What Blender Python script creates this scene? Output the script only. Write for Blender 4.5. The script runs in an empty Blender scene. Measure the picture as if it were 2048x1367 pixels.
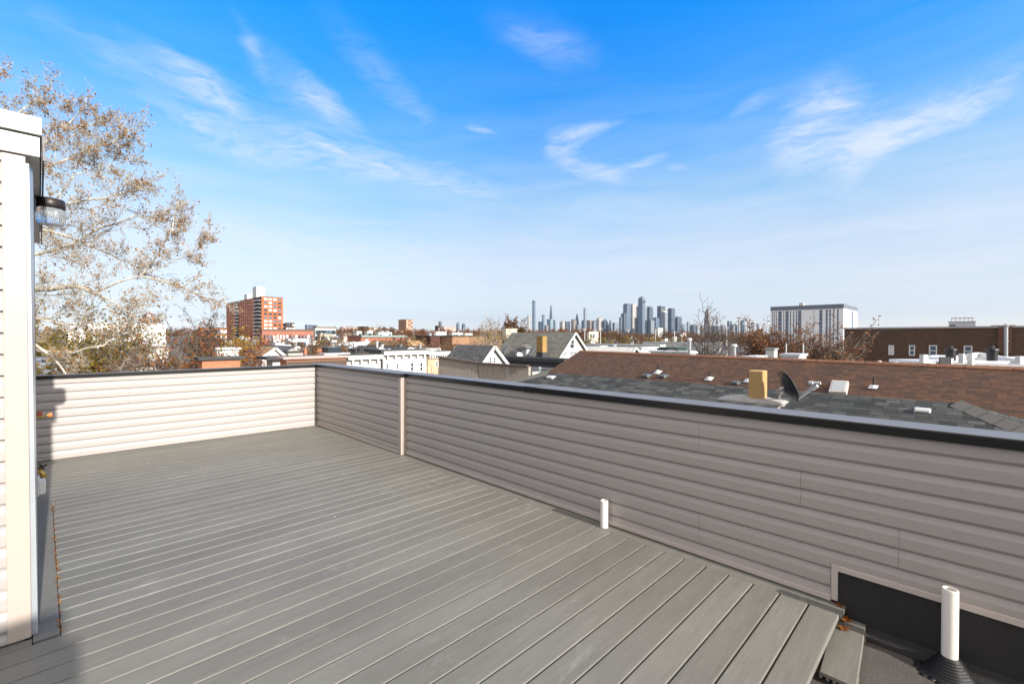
import bpy, bmesh, math, random
from mathutils import Vector, Matrix
random.seed(7)
R = math.radians
scene = bpy.context.scene
COL = scene.collection

# ------------------------------------------------------------------ camera
F = 900.0                                   # focal length in pixels of a 2048 wide frame
YAW, PITCH = R(44.7), R(0.67)
ZD = 9.4                                    # top of the roof deck above the street
CAM = Vector((0, 0, ZD + 1.5))
fw = Vector((math.sin(YAW) * math.cos(PITCH), math.cos(YAW) * math.cos(PITCH), -math.sin(PITCH)))
rt = Vector((math.cos(YAW), -math.sin(YAW), 0))
up = rt.cross(fw)
cd = bpy.data.cameras.new('camera'); cam = bpy.data.objects.new('camera', cd); COL.objects.link(cam)
cam.location = CAM
cam.rotation_euler = (math.pi / 2 - PITCH, 0, -YAW)
cd.sensor_width = 36; cd.lens = F / 2048 * 36; cd.clip_start = 0.05; cd.clip_end = 40000
scene.camera = cam

# survey helpers: the bearing seen at a photo point, met with a plane of the place
def ray(px, py): return fw + rt * ((px - 1024) / F) - up * ((py - 683.5) / F)
def at(px, py, d): return CAM + ray(px, py) * d
def meet(axis, val, px, py):
    d = ray(px, py); return CAM + d * ((val - CAM[axis]) / d[axis])
def on_x(v, px, py): return meet(0, v, px, py)
def on_y(v, px, py): return meet(1, v, px, py)
def on_z(v, px, py): return meet(2, v, px, py)

# ------------------------------------------------------------------ mesh builder
class MB:
    def __init__(s): s.v = []; s.f = []
    def add(s, vs, fs):
        o = len(s.v); s.v += [tuple(p) for p in vs]; s.f += [tuple(i + o for i in f) for f in fs]; return s
    def box(s, x0, y0, z0, x1, y1, z1):
        v = [(x, y, z) for z in (z0, z1) for y in (y0, y1) for x in (x0, x1)]
        return s.add(v, [(0, 2, 3, 1), (4, 5, 7, 6), (0, 1, 5, 4), (2, 6, 7, 3), (0, 4, 6, 2), (1, 3, 7, 5)])
    def bar(s, a, b, w, h, upv=(0, 0, 1)):
        """rectangular bar from a to b, w wide, h high"""
        a, b = Vector(a), Vector(b); t = (b - a).normalized(); u = Vector(upv)
        if abs(t.dot(u)) > .98: u = Vector((0, 1, 0))
        sd = t.cross(u).normalized(); u = sd.cross(t).normalized()
        v = []
        for p in (a, b):
            for q in ((-1, -1), (1, -1), (1, 1), (-1, 1)): v.append(p + sd * q[0] * w / 2 + u * q[1] * h / 2)
        return s.add(v, [(3, 2, 1, 0), (4, 5, 6, 7), (0, 1, 5, 4), (1, 2, 6, 5), (2, 3, 7, 6), (3, 0, 4, 7)])
    def tube(s, pts, rad, n=8, cap=True):
        pts = [Vector(p) for p in pts]; k = len(pts)
        if not isinstance(rad, (list, tuple)): rad = [rad] * k
        v = []; prev = None
        for i, p in enumerate(pts):
            t = (pts[min(i + 1, k - 1)] - pts[max(i - 1, 0)])
            t = t.normalized() if t.length > 1e-9 else Vector((0, 0, 1))
            if prev is None:
                prev = Vector((1, 0, 0)) if abs(t.x) < .8 else Vector((0, 1, 0))
            a = (prev - t * prev.dot(t)).normalized(); b = t.cross(a); prev = a
            for j in range(n):
                q = 2 * math.pi * j / n; v.append(p + (a * math.cos(q) + b * math.sin(q)) * rad[i])
        f = [(i * n + j, i * n + (j + 1) % n, (i + 1) * n + (j + 1) % n, (i + 1) * n + j) for i in range(k - 1) for j in range(n)]
        if cap: f += [tuple(range(n))[::-1], tuple((k - 1) * n + j for j in range(n))]
        return s.add(v, f)
    def lathe(s, c, prof, n=24, axis='z'):
        """prof: list of (radius, height) turned about a vertical axis through c"""
        c = Vector(c); v = []; k = len(prof)
        for r, h in prof:
            for j in range(n):
                q = 2 * math.pi * j / n; v.append(c + Vector((r * math.cos(q), r * math.sin(q), h)))
        f = [(i * n + j, i * n + (j + 1) % n, (i + 1) * n + (j + 1) % n, (i + 1) * n + j) for i in range(k - 1) for j in range(n)]
        return s.add(v, f)
    def quad(s, *p): return s.add(p, [tuple(range(len(p)))])
    def slab(s, pts, th):
        """a flat outline given thickness th against its normal"""
        pts = [Vector(p) for p in pts]; n = (pts[1] - pts[0]).cross(pts[2] - pts[0]).normalized(); k = len(pts)
        v = pts + [p - n * th for p in pts]
        f = [tuple(range(k)), tuple(range(2 * k - 1, k - 1, -1))]
        f += [(i, k + i, k + (i + 1) % k, (i + 1) % k) for i in range(k)]
        return s.add(v, f)
    def sweep(s, prof, a, b):
        """closed profile of (offset toward n, height) swept from a to b; prof entries are Vectors relative to the path"""
        a, b = Vector(a), Vector(b); k = len(prof)
        v = [a + Vector(p) for p in prof] + [b + Vector(p) for p in prof]
        f = [(i, (i + 1) % k, k + (i + 1) % k, k + i) for i in range(k)]
        f += [tuple(range(k))[::-1], tuple(range(k, 2 * k))]
        return s.add(v, f)
    def build(s, name, mat, parent=None, smooth=False, uv=True, bevel=0, loc=None):
        me = bpy.data.meshes.new(name)
        base = Vector(parent['_base']) if parent is not None and '_base' in parent else Vector((0, 0, 0))
        if loc is not None: base = Vector(loc)
        me.from_pydata([tuple(Vector(p) - base) for p in s.v], [], s.f)
        if mat: me.materials.append(mat)
        bm = bmesh.new(); bm.from_mesh(me)
        if uv is True or bevel: bmesh.ops.recalc_face_normals(bm, faces=bm.faces)
        if bevel: bmesh.ops.bevel(bm, geom=list(bm.edges), offset=bevel, segments=2, affect='EDGES', profile=.5)
        if uv:
            L = bm.loops.layers.uv.new('uv')
            for f in bm.faces:
                n = f.normal
                if abs(n.z) > .96: u, w = Vector((1, 0, 0)), Vector((0, 1, 0))
                else:
                    u = Vector((0, 0, 1)).cross(n).normalized(); w = n.cross(u)
                for l in f.loops:
                    p = l.vert.co + base; l[L].uv = (p.dot(u), p.dot(w))
        bm.to_mesh(me); bm.free()
        if smooth:
            for p in me.polygons: p.use_smooth = True
        o = bpy.data.objects.new(name, me); COL.objects.link(o)
        if parent is not None: o.parent = parent
        if parent is None or loc is not None: o.location = base
        o['_base'] = tuple(base)
        return o

def tag(o, label, cat, group=None):
    o['label'] = label; o['category'] = cat
    if group: o['group'] = group
    return o
def thing(name, label, cat, loc, group=None):
    o = bpy.data.objects.new(name, None); COL.objects.link(o); o.empty_display_size = .2
    o.location = loc; o['_base'] = tuple(loc)
    return tag(o, label, cat, group)
def structure(o): o['kind'] = 'structure'; return o

# ------------------------------------------------------------------ materials
def lin(h):
    h = h.lstrip('#'); c = [int(h[i:i + 2], 16) / 255 for i in (0, 2, 4)]
    return tuple((x / 12.92 if x <= .04045 else ((x + .055) / 1.055) ** 2.4) for x in c) + (1,)
def C4(c): return lin(c) if isinstance(c, str) else (tuple(c) + (1,))[:4]
class NT:
    def __init__(s, nt): s.t = nt; s.t.nodes.clear()
    def n(s, kind, props=None, **inp):
        nd = s.t.nodes.new(kind)
        for k, v in (props or {}).items(): setattr(nd, k, v)
        for k, v in inp.items():
            key = int(k[1:]) if k[0] == 'i' and k[1:].isdigit() else k.replace('_', ' ')
            s.put(nd.inputs[key], v)
        return nd
    def put(s, sock, v):
        if isinstance(v, bpy.types.NodeSocket): s.t.links.new(v, sock)
        elif isinstance(v, bpy.types.Node): s.t.links.new(v.outputs[0], sock)
        else: sock.default_value = v
    def m(s, op, a, b=0.0, c=0.0, clamp=False):
        return s.n('ShaderNodeMath', {'operation': op, 'use_clamp': clamp}, i0=a, i1=b, i2=c).outputs[0]
    def mix(s, fac, a, b, mode='MIX'):
        nd = s.t.nodes.new('ShaderNodeMix'); nd.data_type = 'RGBA'; nd.blend_type = mode
        s.put(nd.inputs[0], fac); s.put(nd.inputs[6], a); s.put(nd.inputs[7], b); return nd.outputs[2]
    def ramp(s, fac, stops, interp='LINEAR'):
        nd = s.t.nodes.new('ShaderNodeValToRGB'); nd.color_ramp.interpolation = interp
        e = nd.color_ramp.elements
        while len(e) < len(stops): e.new(.5)
        for i, (p, c) in enumerate(stops):
            e[i].position = p; e[i].color = C4(c) if not isinstance(c, (int, float)) else (c, c, c, 1)
        s.put(nd.inputs[0], fac); return nd.outputs[0]
    def noise(s, vec, scale, detail=4, rough=.55, dist=0.0):
        return s.n('ShaderNodeTexNoise', None, Vector=vec, Scale=scale, Detail=detail, Roughness=rough, Distortion=dist).outputs[0]
    def map(s, vec, scale=(1, 1, 1), rot=(0, 0, 0), loc=(0, 0, 0)):
        return s.n('ShaderNodeMapping', None, Vector=vec, Scale=scale, Rotation=rot, Location=loc).outputs[0]
def new_mat(name):
    m = bpy.data.materials.new(name); m.use_nodes = True; t = NT(m.node_tree)
    t.bsdf = t.n('ShaderNodeBsdfPrincipled'); o = t.n('ShaderNodeOutputMaterial')
    m.node_tree.links.new(t.bsdf.outputs[0], o.inputs[0])
    t.obj = t.n('ShaderNodeTexCoord').outputs['Object']; t.uv = t.n('ShaderNodeUVMap', {'uv_map': 'uv'}).outputs[0]
    return m, t
def setp(t, col=None, rough=None, metal=None, bump=None, bstr=.3, bdist=.01, spec=None, **kw):
    b = t.bsdf
    if col is not None: t.put(b.inputs['Base Color'], col)
    if rough is not None: t.put(b.inputs['Roughness'], rough)
    if metal is not None: b.inputs['Metallic'].default_value = metal
    if spec is not None: b.inputs['Specular IOR Level'].default_value = spec
    if bump is not None:
        bn = t.n('ShaderNodeBump', None, Strength=bstr, Distance=bdist, Height=bump); t.put(b.inputs['Normal'], bn.outputs[0])
def vary(t, col, vec, scale, amt, detail=5):
    """colour with mottled lighter and darker patches"""
    n = t.noise(vec, scale, detail, .6)
    f = t.m('MULTIPLY_ADD', t.m('SUBTRACT', n, .5), amt * 2, 1.0)
    return t.n('ShaderNodeVectorMath', {'operation': 'SCALE'}, i0=col if not isinstance(col, tuple) else col[:3], Scale=f).outputs[0]
_plain = {}
def plain(name, col, rough=.6, amt=.12, scale=1.5, metal=0, bump=0, fine=0, spec=None):
    if name in _plain: return _plain[name]
    m, t = new_mat(name); c = C4(col)
    v = vary(t, c, t.obj, scale, amt)
    if fine: v = vary(t, v, t.obj, scale * 40, fine)
    setp(t, v, rough, metal, spec=spec)
    if bump: setp(t, bump=t.noise(t.obj, scale * 30, 4), bstr=bump, bdist=.01)
    _plain[name] = m; return m
def streaky(name, col, rough=.55, stain=.25, dirt=(.12, .11, .10)):
    """painted wall with rain streaks of its own"""
    if name in _plain: return _plain[name]
    m, t = new_mat(name); c = C4(col)
    v = vary(t, c, t.obj, .35, .1)
    s = t.noise(t.map(t.uv, (1.2, .12, 1)), 1.0, 6, .65)
    v = t.mix(t.m('MULTIPLY', t.ramp(s, [(.52, 0.0), (.75, 1.0)]), stain), v, dirt + (1,))
    setp(t, v, rough); _plain[name] = m; return m
def brick(name, c1, c2, mortar, w=.22, h=.075, ms=.01, stain=.3, rough=.85):
    if name in _plain: return _plain[name]
    m, t = new_mat(name)
    b = t.n('ShaderNodeTexBrick', {'offset': .5}, Vector=t.uv, Color1=C4(c1), Color2=C4(c2), Mortar=C4(mortar), Scale=1.0)
    b.inputs['Mortar Size'].default_value = ms; b.inputs['Brick Width'].default_value = w; b.inputs['Row Height'].default_value = h
    v = vary(t, b.outputs[0], t.uv, .25, .3, 8)
    v = vary(t, v, t.map(t.uv, (.8, .1, 1)), 1.0, stain, 6)
    setp(t, v, rough, bump=t.m('SUBTRACT', 1.0, b.outputs['Fac']), bstr=.3, bdist=.01)
    _plain[name] = m; return m
def shingle(name, c1, c2, c3, w=.32, h=.143):
    m, t = new_mat(name)
    wob = t.noise(t.uv, 1.3, 2); uvv = t.n('ShaderNodeVectorMath', {'operation': 'ADD'}, i0=t.uv, i1=(0, 0, 0)).outputs[0]
    sep = t.n('ShaderNodeSeparateXYZ', None, Vector=uvv)
    row = t.m('FLOOR', t.m('DIVIDE', sep.outputs[1], h))
    jit = t.n('ShaderNodeTexWhiteNoise', {'noise_dimensions': '1D'}, W=row).outputs[0]
    # irregular tabs: each row slides by a random amount
    x = t.m('ADD', sep.outputs[0], t.m('MULTIPLY', jit, .9))
    cell = t.m('FLOOR', t.m('DIVIDE', x, w))
    cid = t.n('ShaderNodeCombineXYZ', None, X=cell, Y=row, Z=0.0)
    rnd = t.n('ShaderNodeTexWhiteNoise', {'noise_dimensions': '2D'}, Vector=cid).outputs[0]
    fx = t.m('FRACT', t.m('DIVIDE', x, w)); fy = t.m('FRACT', t.m('DIVIDE', sep.outputs[1], h))
    col = t.ramp(rnd, [(0, c1), (.45, c2), (.8, c3), (1, c1)])
    col = vary(t, col, t.uv, 90, .22, 2); col = vary(t, col, t.uv, .5, .14, 6)
    gap = t.m('MAXIMUM', t.m('LESS_THAN', fx, .03), t.m('LESS_THAN', fy, .09))
    col = t.mix(t.m('MULTIPLY', gap, .75), col, (.012, .011, .010, 1))
    hgt = t.m('ADD', t.m('MULTIPLY', t.m('SUBTRACT', 1.0, fy), 1.0), t.m('MULTIPLY', rnd, .5))
    hgt = t.m('MULTIPLY', hgt, t.m('SUBTRACT', 1.0, gap))
    setp(t, col, .95, bump=hgt, bstr=.6, bdist=.008, spec=.2); return m
def lapwall(name, col, pitch=.2, rough=.55, stain=.12):
    """clapboard seen from afar: a shadow groove each course as relief"""
    if name in _plain: return _plain[name]
    m, t = new_mat(name); sep = t.n('ShaderNodeSeparateXYZ', None, Vector=t.uv)
    fy = t.m('FRACT', t.m('DIVIDE', sep.outputs[1], pitch))
    v = vary(t, C4(col), t.uv, .4, .12, 6); v = vary(t, v, t.map(t.uv, (1, .1, 1)), 1.2, stain, 5)
    setp(t, v, rough, bump=t.m('SUBTRACT', 1.0, fy), bstr=.5, bdist=.03); _plain[name] = m; return m
def leafmat(name, cols, transl=.3):
    m, t = new_mat(name)
    g = t.n('ShaderNodeNewGeometry'); r = g.outputs['Random Per Island']
    k = len(cols); col = t.ramp(r, [(i / max(1, k - 1), c) for i, c in enumerate(cols)])
    setp(t, col, .7, spec=.25)
    tr = t.n('ShaderNodeBsdfTranslucent', None, Color=col)
    mx = t.n('ShaderNodeMixShader', None, Fac=transl, i1=t.bsdf.outputs[0], i2=tr.outputs[0])
    out = [n for n in m.node_tree.nodes if n.type == 'OUTPUT_MATERIAL'][0]; t.put(out.inputs[0], mx.outputs[0]); return m
def facade(name, wall, glass, bw=3.0, fh=3.6, wf=.6, hf=.55, rough=.35, amt=.1, metal=0.0):
    """tower skin far away: bays and floors of glass in the wall"""
    if name in _plain: return _plain[name]
    m, t = new_mat(name); sep = t.n('ShaderNodeSeparateXYZ', None, Vector=t.uv)
    u = t.m('DIVIDE', sep.outputs[0], bw); v = t.m('DIVIDE', sep.outputs[1], fh)
    inn = t.m('MULTIPLY', t.m('LESS_THAN', t.m('FRACT', u), wf), t.m('LESS_THAN', t.m('FRACT', v), hf))
    cid = t.n('ShaderNodeCombineXYZ', None, X=t.m('FLOOR', u), Y=t.m('FLOOR', v), Z=0.0)
    rnd = t.n('ShaderNodeTexWhiteNoise', {'noise_dimensions': '2D'}, Vector=cid).outputs[0]
    g = t.n('ShaderNodeVectorMath', {'operation': 'SCALE'}, i0=C4(glass)[:3], Scale=t.m('MULTIPLY_ADD', rnd, .7, .65)).outputs[0]
    wv = vary(t, C4(wall), t.uv, .02, amt, 4)
    setp(t, t.mix(inn, wv, g), t.m('MULTIPLY_ADD', inn, -.2, rough + .2), metal); _plain[name] = m; return m
# ------------------------------------------------------------------ materials of the roof terrace
def siding_mat(name, col, rough=.45):
    m, t = new_mat(name)
    g = t.noise(t.map(t.uv, (1.5, 90, 1)), 3.0, 6, .7, .4)          # embossed wood grain along the course
    v = vary(t, C4(col), t.map(t.uv, (.6, 3, 1)), 1.0, .07, 5)
    v = vary(t, v, t.map(t.uv, (2, 120, 1)), 3.0, .06, 3)
    st = t.ramp(t.noise(t.map(t.uv, (2.5, .3, 1)), 1.3, 6, .7), [(.55, 0.0), (.8, 1.0)])
    v = t.mix(t.m('MULTIPLY', st, .18), v, (.22, .19, .17, 1))
    g = t.m('ADD', t.m('MULTIPLY', g, .002), t.m('MULTIPLY', t.noise(t.map(t.uv, (1.1, 2.2, 1)), 1.0, 2, .5), .010))
    setp(t, v, rough, bump=g, bstr=.35, bdist=1.0); return m
SIDING = siding_mat('vinyl siding taupe', (.385, .350, .326))
TRIM = plain('vinyl trim', (.52, .455, .41), .4, .06, 3)
TRIMW = plain('vinyl trim cream', (.46, .385, .33), .4, .06, 3)
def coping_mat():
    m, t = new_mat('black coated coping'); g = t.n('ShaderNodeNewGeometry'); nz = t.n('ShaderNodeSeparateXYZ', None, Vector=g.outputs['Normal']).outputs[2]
    du = t.m('MULTIPLY', t.ramp(nz, [(.7, 0.0), (.95, 1.0)]), t.m('MULTIPLY_ADD', t.noise(t.map(t.obj, (3, .6, 1)), 1.5, 6, .65), .5, .55))   # brighter, sunlit tone of the flat top put into its colour
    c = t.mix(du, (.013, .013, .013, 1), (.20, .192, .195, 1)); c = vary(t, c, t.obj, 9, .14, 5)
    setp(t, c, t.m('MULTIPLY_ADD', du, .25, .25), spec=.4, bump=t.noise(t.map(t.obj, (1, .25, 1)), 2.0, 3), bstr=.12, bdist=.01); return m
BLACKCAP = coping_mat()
def deck_mat():
    m, t = new_mat('grey composite decking')
    g = t.n('ShaderNodeNewGeometry'); r = g.outputs['Random Per Island']
    c = t.ramp(r, [(0, (.172, .166, .146)), (.5, (.187, .181, .159)), (1, (.203, .197, .173))])
    c = vary(t, c, t.map(t.obj, (1.2, 16, 1)), 1.0, .19, 6)
    c = vary(t, c, t.map(t.obj, (6, 200, 1)), 1.0, .34, 4)
    c = vary(t, c, t.obj, .8, .22, 5)
    # pale scuffs and a few rusty leaf stains
    sc = t.ramp(t.noise(t.map(t.obj, (2.2, 5, 1)), 1.0, 8, .75, .5), [(.58, 0.0), (.76, 1.0)])
    c = t.mix(t.m('MULTIPLY', sc, .45), c, (.42, .41, .38, 1))
    ru = t.ramp(t.noise(t.map(t.obj, (1.4, 3.5, 1), loc=(3, 7, 0)), 1.0, 3, .5), [(.7, 0.0), (.76, 1.0)])
    c = t.mix(t.m('MULTIPLY', ru, .35), c, (.36, .24, .11, 1))
    sp = t.ramp(t.n('ShaderNodeTexVoronoi', None, Vector=t.obj, Scale=3.2).outputs[0], [(.018, 1.0), (.026, 0.0)])
    c = t.mix(t.m('MULTIPLY', sp, .9), c, (.8, .76, .68, 1))
    setp(t, c, .62, bump=t.noise(t.map(t.obj, (5, 260, 1)), 1.0, 5, .7), bstr=.3, bdist=.0015, spec=.35); return m
DECK = deck_mat()
def membrane_mat():
    m, t = new_mat('black roofing membrane')
    c = t.ramp(t.noise(t.obj, 240, 3, .8), [(.3, (.05, .046, .043)), (.55, (.115, .103, .095)), (.75, (.26, .235, .215))])
    c = vary(t, c, t.obj, 2.2, .35, 6)
    setp(t, c, .85, bump=t.noise(t.obj, 160, 4, .8), bstr=.4, bdist=.003, spec=.3); return m
MEMB = membrane_mat()
PVC = plain('white plastic pipe', (.78, .74, .68), .35, .05, 6)
RUBBER = plain('black rubber', (.012, .012, .013), .38, .3, 12, bump=.3)
WHITEAL = plain('white aluminium', (.58, .58, .555), .4, .05, 2)
STEEL = plain('galvanised steel', (.46, .47, .48), .35, .15, 5, metal=.7)
BRASS = plain('brass', (.55, .36, .10), .35, .2, 30, metal=.8)
BRONZE = plain('dark bronze', (.035, .025, .022), .4, .2, 10, metal=.3)

# ------------------------------------------------------------------ the house that carries the terrace
XN, XF = 3.085, 3.025             # wall faces before and beyond the jog
YJ = 5.045; YB = 7.82             # jog and rear wall
house = thing('row_house', 'house below the roof terrace with its black membrane flat roof', 'house', (0, 1, 0))
b = MB(); b.box(-7.5, -6, 0, 3.2, 7.9, 9.2); b.build('wall', brick('house brick', '#7a4a38', '#6a3c2d', '#8a8078'), house)
b = MB(); b.box(-7.52, -6.02, 9.203, 3.083, 7.92, 9.29)
b.build('roof', MEMB, house)

# ------------------------------------------------------------------ decking
BP = .1436; Y0 = 1.188
deck = thing('roof_deck', 'grey composite plank deck laid over the flat roof inside the siding walls', 'deck', (1.5, 4, 9.29))
d = MB()
def board(mb, x0, x1, y0, y1, z, th=.025, c=.0056):
    prof = [(0, y0, z - th), (0, y0, z - c), (0, y0 + c * .3, z - c * .3), (0, y0 + c, z), (0, y1 - c, z), (0, y1 - c * .3, z - c * .3), (0, y1, z - c), (0, y1, z - th)]
    mb.sweep(prof, (x0, 0, 0), (x1, 0, 0))
k = -5
while Y0 + k * BP < YB - .05:
    ya, yb = Y0 + k * BP + .0034, min(Y0 + (k + 1) * BP - .0034, YB - .02)
    ym = (ya + yb) / 2
    if ym < 3.2: xl = -3.2
    elif ym < 5.84: xl = -.030 - (ym - 3.2) * .0262
    else: xl = -.20 - (ym - 5.8) * .03
    if ym > 6.25: xl = -.7
    board(d, xl, 2.957 + random.uniform(-.001, .001), ya, yb, ZD)
    k += 1
board(d, -3.2, -.134, 3.2016, 3.264, ZD)
d.build('decking', DECK, deck)
d = MB(); d.sweep([(2.962, 0, -.025), (2.962, 0, -.003), (2.965, 0, 0), (3.074, 0, 0), (3.077, 0, -.003), (3.077, 0, -.025)], (0, .462, ZD), (0, YJ - .02, ZD))
d.sweep([(2.962, 0, -.025), (2.962, 0, -.003), (2.965, 0, 0), (3.01, 0, 0), (3.012, 0, -.003), (3.012, 0, -.025)], (0, YJ - .012, ZD), (0, YB - .04, ZD))
d.build('border_board', DECK, deck)
d = MB(); d.slab([(-.130, 3.215, ZD + .001), (-.036, 3.215, ZD + .001), (-.106, 5.835, ZD + .001), (-.214, 5.835, ZD + .001)], .026)
d.build('border_board', DECK, deck, bevel=.002)
d = MB()
for y in (.60, 2.4, 4.2, 6.0, 7.4): d.box(-3.0, y, 9.293, 3.05, y + .09, 9.3745)
d.build('sleeper', plain('treated timber', (.16, .12, .08), .8, .3, 6), deck)
SCREW = None
for k in range(-4, 42):                          # screw heads along the board ends
    for dy in (-.045, .045):
        d = MB(); y = Y0 + (k + .5) * BP + dy; d.lathe((2.935, y, ZD - .001), [(.004, 0), (.004, .0016), (0, .002)], 6); d.build('screw', STEEL, deck, uv=None)

# loose plank at the edge of the deck, hollow ribs showing at its sawn end
pl = MB(); prof = [(0, -.07, .025), (0, -.066, .029), (0, .066, .029), (0, .07, .025), (0, .07, 0)]
for i in range(5):
    y = .07 - .012 - i * .026
    prof += [(0, y, 0), (0, y, .014), (0, y - .014, .014), (0, y - .014, 0)]
prof += [(0, -.07, 0)]
a, c = Vector((2.485, .402, 9.312)), Vector((3.066, .442, 9.312))
pl.sweep(prof, a, c)
o = pl.build('deck_board', DECK, None, loc=(2.78, .42, 9.312)); tag(o, 'loose grey plank with hollow ribbed end lying below the deck edge', 'plank')
for x, y, lab in ((2.55, .34, 'rough timber spacer under the sawn end of the loose plank'), (2.95, .36, 'rough timber spacer under the wall end of the loose plank')):
    pl = MB(); pl.box(x, y, 9.291, x + .07, y + .16, 9.3115); o = pl.build('timber_spacer', plain('treated timber', 0), None, loc=(x, y, 9.291)); tag(o, lab, 'timber', 'timber spacers under the loose plank')

# ------------------------------------------------------------------ parapet walls in lap siding
E_ = .1037
def course(mb, a, b, zb, zt, lo, hi, out, dep=.021):
    """one lap of siding from a to b between zb and zt (clipped to lo..hi), its butt standing dep proud along out,
    a flat face below, a sloping shoulder above and a dark gap where the next lap hooks on"""
    o = Vector(out); h = zt - zb
    P = [(0, dep), (.50 * h, dep * .98), (.54 * h, dep * .93), (.83 * h, dep * .30), (.84 * h, dep * .03), (h, dep * .02)]
    def off(z):
        for (u, p), (v, q) in zip(P, P[1:]):
            if u <= z <= v: return p + (q - p) * (z - u) / (v - u)
        return P[-1][1]
    z0, z1 = max(0, lo - zb), min(h, hi - zb)
    pts = [(z0, off(z0))] + [(z, p) for z, p in P if z0 < z < z1] + [(z1, off(z1))]
    prof = [Vector((0, 0, zb + z0))] + [o * p + Vector((0, 0, zb + z)) for z, p in pts] + [Vector((0, 0, zb + z1))]
    mb.sweep(prof, a, b)
def siding(mb, a, b, z0, z1, first, out, seams=(), pair0=0):
    """courses between z0 and z1 with laps at first + k*E_; seams: (fraction, pair) joints in double courses"""
    a, b = Vector(a), Vector(b); z = first; kk = 0
    while z > z0 + .02: z -= E_
    i = 0
    while z < z1 - .012:
        zb, zt = max(z, z0), min(z + E_, z1)
        cuts = sorted(f for f, p in seams if p == (i + pair0) // 2)
        fr = [0] + cuts + [1]
        for j in range(len(fr) - 1):
            p, q = a.lerp(b, fr[j]), a.lerp(b, fr[j + 1]); t = (b - a).normalized()
            if fr[j] > 0: p = p + t * .0006
            if fr[j + 1] < 1: q = q - t * .0006
            course(mb, p, q, z, z + E_, z0, z1, out, .021 + (.0012 if (j % 2) else 0))
        z += E_; i += 1
def seamf(px, py, ya, yb): return (on_x(XN - .013, px, py).y - ya) / (yb - ya)

wallR = thing('parapet_wall', 'long taupe siding parapet under a black coping, shaded, with a jog and a notched lower end', 'wall', (XN, 2, 9.29))
core = plain('wall core', (.25, .21, .18), .8)
b = MB(); b.box(XN, -4.5, 9.205, XN + .15, YJ - .001, 10.38); b.box(XF, YJ, 9.205, XN + .15, YB + .13, 10.38); b.build('wall', core, wallR)
s = MB(); ya, yb = .531, YJ - .036
sm = [(seamf(1398, 1015, ya, yb), 1)]
siding(s, (XN, ya, 0), (XN, yb, 0), 9.437, 9.618, 9.495, (-1, 0, 0), sm, 1)
ya2 = -4.4
sm = [(seamf(1398, 1015, ya2, yb), 1), (seamf(1398, 845, ya2, yb), 4), (seamf(1602, 935, ya2, yb), 3), (seamf(1798, 1050, ya2, yb), 2)]
siding(s, (XN, ya2, 0), (XN, yb, 0), 9.618, 10.384, 9.599, (-1, 0, 0), sm, 3)
s.build('siding_panel', SIDING, wallR)
s = MB(); siding(s, (XF, YJ + .045, 0), (XF, YB - .05, 0), 9.437, 10.384, 9.52, (-1, 0, 0)); s.build('siding_panel', SIDING, wallR)
# channel trim along the foot and round the notch
t_ = MB()
def jtrim(mb, a, b, up_):
    a, b, u = Vector(a), Vector(b), Vector(up_)
    o = Vector((-1, 0, 0))
    prof = [u * 0, o * .027, o * .027 + u * .028, o * .024 + u * .031, o * .021 + u * .031, u * .031]
    mb.sweep(prof, a, b)
jtrim(t_, (XN, .53, 9.408), (XN, YJ - .034, 9.408), (0, 0, 1))
jtrim(t_, (XN, -4.4, 9.588), (XN, .497, 9.588), (0, 0, 1))
jtrim(t_, (XN, .4975, 9.42), (XN, .4975, 9.6195), (0, 1, 0))
jtrim(t_, (XF, YJ + .045, 9.408), (XF, YB - .05, 9.408), (0, 0, 1))
t_.build('channel_trim', TRIM, wallR)
t_ = MB()
t_.box(XF - .029, YJ - .018, 9.402, XN - .001, YJ - .0005, 10.383); t_.box(XF - .029, YJ - .0003, 9.402, XF - .0005, YJ + .04, 10.383)
t_.box(XF - .006, YJ - .024, 9.402, XF + .004, YJ - .0185, 10.382)
t_.box(XN - .027, YJ - .034, 9.402, XN - .0008, YJ - .019, 10.383)
t_.build('corner_trim', TRIMW, wallR, bevel=.002)
t_ = MB(); t_.box(XF - .031, YB - .046, 9.403, XF - .0008, YB - .012, 10.383); t_.build('corner_trim', TRIM, wallR)
f_ = MB(); f_.box(XN - .012, -4.45, 9.2925, XN - .0006, .4955, 9.587)
f_.slab([(XN - .09, -4.45, 9.2915), (XN - .0125, -4.45, 9.33), (XN - .0125, .48, 9.33), (XN - .09, .48, 9.2915)][::-1], .003)
f_.build('flashing', plain('black rubber upstand', (.018, .017, .017), .7, .35, 9, bump=.4, fine=.5), wallR)
f_ = MB(); f_.box(XN - .006, .50, 9.30, XN - .0007, YJ - .03, 9.4075); f_.box(XF - .006, YJ + .045, 9.30, XF - .0007, YB - .05, 9.4075); f_.build('flashing', RUBBER, wallR)
c_ = MB()
def coping(mb, x0, x1, ya, yb, zt=10.436):
    prof = [(x0, 0, 10.386), (x0, 0, zt - .006), (x0 + .006, 0, zt), (x1 - .006, 0, zt - .004), (x1, 0, zt - .01), (x1, 0, 10.36), (x1 - .004, 0, 10.36), (x1 - .004, 0, 10.388)]
    mb.sweep(prof, (0, ya, 0), (0, yb, 0))
coping(c_, XN - .042, XN + .222, -4.5, 2.86); coping(c_, XN - .040, XN + .22, 2.8615, YJ - .03, 10.4345)
coping(c_, XF - .043, XN + .218, YJ - .029, YB + .14, 10.433)
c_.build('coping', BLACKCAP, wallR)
c_ = MB(); prof = [(XN - .0435, 0, 10.384), (XN - .0435, 0, 10.432), (XN - .037, 0, 10.4385), (XN + .217, 0, 10.4345), (XN + .217, 0, 10.4325), (XN - .036, 0, 10.4362), (XN - .0421, 0, 10.430), (XN - .0421, 0, 10.384)]
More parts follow.
